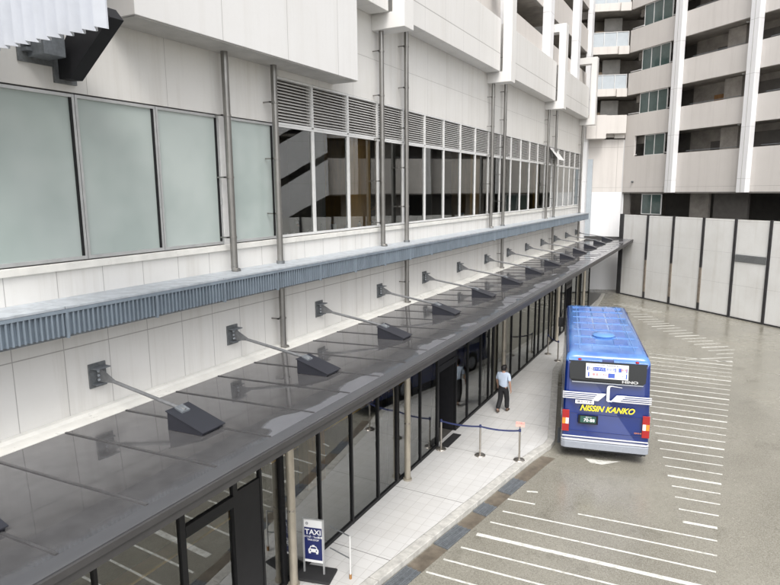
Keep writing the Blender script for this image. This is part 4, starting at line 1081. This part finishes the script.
# white stripes and bird
for side in (0, 1):
    q = MB()
    for k_ in range(4):
        z = 1.885 + k_ * .058
        if side == 0: rear_rect(q, -1.225, -.36 + k_ * .04, z, z + .034)
        else: rear_rect(q, .50 - (3 - k_) * .05, 1.225, z - .015, z + .019)
    q.build('white_stripes', 'bus_white', bus)
q = MB()
rear_poly(q, [(-.40, 1.86), (-.22, 1.86), (-.02, 2.07), (-.02, 2.10), (-.10, 2.10), (-.24, 2.09)], .009)
rear_poly(q, [(.11, 1.88), (.36, 1.87), (.50, 2.04), (.55, 2.085), (.28, 2.08)], .009)
rear_poly(q, [(.00, 1.90), (.04, 1.86), (.16, 1.86), (.16, 1.875), (.085, 1.92), (.085, 2.27), (.10, 2.305), (.15, 2.32), (.15, 2.345), (.06, 2.342), (.015, 2.31), (.0, 2.26)], .010)
rear_poly(q, [(.15, 2.315), (.42, 2.295), (.42, 2.31), (.15, 2.342)], .009)
q.build('bird_emblem', 'bus_white', bus)
q = MB(); rear_rect(q, -.86, -.34, 1.745, 1.855, .012, .005); rp_ = q.build('route_plate', 'white_plastic', bus)
rtext('lettering', '横浜→大宮', -.60, 1.80, .085, 'ink', rp_, off=.014)
rtext('company_name', 'NISSIN KANKO', .02, 1.615, .235, 'yellow', bus, off=.009, shear=.35, bold=.008, sx=.93)
q = MB(); rear_rect(q, -.76, -.20, 1.13, 1.40, .012, .006); q.build('plate_recess', 'bus_glass', bus)
q = MB(); rear_rect(q, -.70, -.26, 1.17, 1.37, .016, .004); pl_ = q.build('number_plate', 'plate_green', bus)
rtext('digits', '70-88', -.45, 1.245, .135, 'white_plastic', pl_, off=.018, bold=.002); rtext('digits', '横浜 230', -.47, 1.335, .045, 'white_plastic', pl_, off=.018)
rtext('model_lettering', 'SEKO-8', .90, .98, .06, 'orange', bus, off=.008)
# panel lines
q = MB(); rear_rect(q, -1.0, 1.0, 1.425, 1.434, .005); rear_rect(q, -1.0, 1.0, .885, .893, .005); rear_rect(q, -1.0, -.992, .9, 1.43, .005); rear_rect(q, .992, 1.0, .9, 1.43, .005)
q.build('engine_door_gap', 'ink', bus)
for sx in (-1, 1):
    x0, x1 = (sx * 1.215, sx * 1.015)
    a, b_ = min(x0, x1), max(x0, x1)
    q = MB(); rear_rect(q, a, b_, .86, 1.52, .012, .03); hs = q.build('tail_light', 'red', bus, bevel=.006)
    mid_ = (a + b_) / 2
    q = MB(); rear_rect(q, *((a + .01, mid_) if sx < 0 else (mid_, b_ - .01)), 1.09, 1.27, .02, .012); q.build('amber_lens', 'orange', hs)
    q = MB(); rear_rect(q, *((mid_ + .004, b_ - .01) if sx < 0 else (a + .01, mid_ - .004)), 1.09, 1.27, .02, .012); q.build('white_lens', 'lens_white', hs)
# bumper
q = MB()
bp_ = [(-1.243, .4), (-1.22, .0), (-1.12, -.06), (1.12, -.06), (1.22, .0), (1.243, .4)]
q.prism(bp_, .36, .58, 'z'); q.build('bumper', 'bus_silver', bus, bevel=.02)
q = MB(); bp2 = [(x, y if y > .3 else y + .02) for x, y in bp_]
q.prism(bp2, .60, .64, 'z'); q.build('white_trim', 'bus_white', bus)
q = MB(); rear_rect(q, -1.2, 1.2, .70, .735, .012, .02); q.build('white_pinstripe', 'bus_white', bus)
q = MB(); q.box(-1.15, 1.15, .0, .3, .30, .36); q.box(.9, 1.05, -.03, .15, .28, .34); q.build('underbody', 'rubber', bus)
# side windows, wheels, mirrors, windscreen, door
for sx in (-1, 1):
    xs_ = sx * 1.205
    for i in range(6):
        y0 = .75 + i * 1.22
        q = MB(); xx = sx * 1.218
        q.box(min(xx, xx - sx * .03), max(xx, xx - sx * .03), y0, y0 + 1.16, 1.75, 2.72)
        q.v = [(x * (1 - max(0, z - 1.2) * .028) + sx * .004, y, z) for x, y, z in q.v]
        q.build('side_window', 'bus_glass', bus)
    q = MB()
    for k_ in range(4): q.box(sx * 1.236 - .003, sx * 1.236 + .003, .12, BL - .8, 1.30 + k_ * .06, 1.335 + k_ * .06)
    q.build('side_stripes', 'bus_white', bus)
    for y0 in (2.4, 7.1):
        q = MB(); q.tube([(sx * 1.24, y0, .46), (sx * .95, y0, .46)], .46, 28); wh = q.build('wheel', 'rubber', bus, bevel=.02)
        q = MB(); q.tube([(sx * 1.25, y0, .46), (sx * 1.2, y0, .46)], .27, 20); q.build('rim', 'bus_silver', wh)
    q = MB(); q.tube([(sx * 1.0, BL - .15, 2.9), (sx * 1.3, BL + .15, 2.85), (sx * 1.36, BL + .15, 2.5)], .02, 8); mr = q.build('mirror_arm', 'rubber', bus)
    q = MB(); q.box(sx * 1.36 - .11, sx * 1.36 + .11, BL + .1, BL + .18, 2.1, 2.52); q.build('mirror', 'rubber', mr, bevel=.02)
q = MB(); q.add([(-1.05, BL + .012, 1.25), (1.05, BL + .012, 1.25), (1.0, BL - .175, 2.75), (-1.0, BL - .175, 2.75)], [(0, 1, 2, 3)]); q.build('windscreen', 'bus_glass', bus)

# ------------------------------------------------------------------ camera
cam = bpy.data.cameras.new('camera'); co = bpy.data.objects.new('camera', cam); C.objects.link(co)
f_, pitch, yaw, roll = 605., R(9.45), R(28.3), R(-.42)
fw = Vector((-math.sin(yaw) * math.cos(pitch), math.cos(yaw) * math.cos(pitch), -math.sin(pitch)))
r0 = Vector((math.cos(yaw), math.sin(yaw), 0)); u0 = r0.cross(fw)
rr_ = r0 * math.cos(roll) + u0 * math.sin(roll); uu = -r0 * math.sin(roll) + u0 * math.cos(roll)
mw = Matrix((rr_, uu, -fw)).transposed().to_4x4(); mw.translation = (0, 0, 7.8)
co.matrix_world = mw
cam.sensor_width = 36; cam.lens = f_ / 780 * 36; cam.clip_end = 1000; cam.clip_start = .05
S.camera = co

# ------------------------------------------------------------------ light
EL, AZ = R(54), R(-60)      # direction towards the sun: azimuth measured from +X counterclockwise
wd = bpy.data.worlds.new('World'); S.world = wd; wd.use_nodes = True
nt = wd.node_tree; bg = nt.nodes['Background']
sky = nt.nodes.new('ShaderNodeTexSky'); sky.sky_type = 'NISHITA'; sky.sun_disc = False
sky.sun_elevation = EL; sky.sun_rotation = R(90) - AZ; sky.air_density = 1.; sky.dust_density = 4.; sky.ozone_density = 1.
hs = nt.nodes.new('ShaderNodeHueSaturation'); hs.inputs['Saturation'].default_value = .22
nt.links.new(sky.outputs[0], hs.inputs['Color']); nt.links.new(hs.outputs[0], bg.inputs[0])
bg.inputs[1].default_value = .15
sl = bpy.data.lights.new('sun', 'SUN'); sl.energy = .6; sl.angle = R(22); sl.color = (1, .96, .9)
so_ = bpy.data.objects.new('sun', sl); C.objects.link(so_)
d = Vector((math.cos(AZ) * math.cos(EL), math.sin(AZ) * math.cos(EL), math.sin(EL)))
AZ2 = R(20)
so_.rotation_euler = d.to_track_quat('Z', 'Y').to_euler()
S.view_settings.view_transform = 'Standard'; S.view_settings.look = 'None'; S.view_settings.gamma = 1
S.view_settings.use_curve_mapping = False
S.view_settings.exposure = 1.2
S.render.engine = 'CYCLES'
S.cycles.max_bounces = 8; S.cycles.transparent_max_bounces = 16
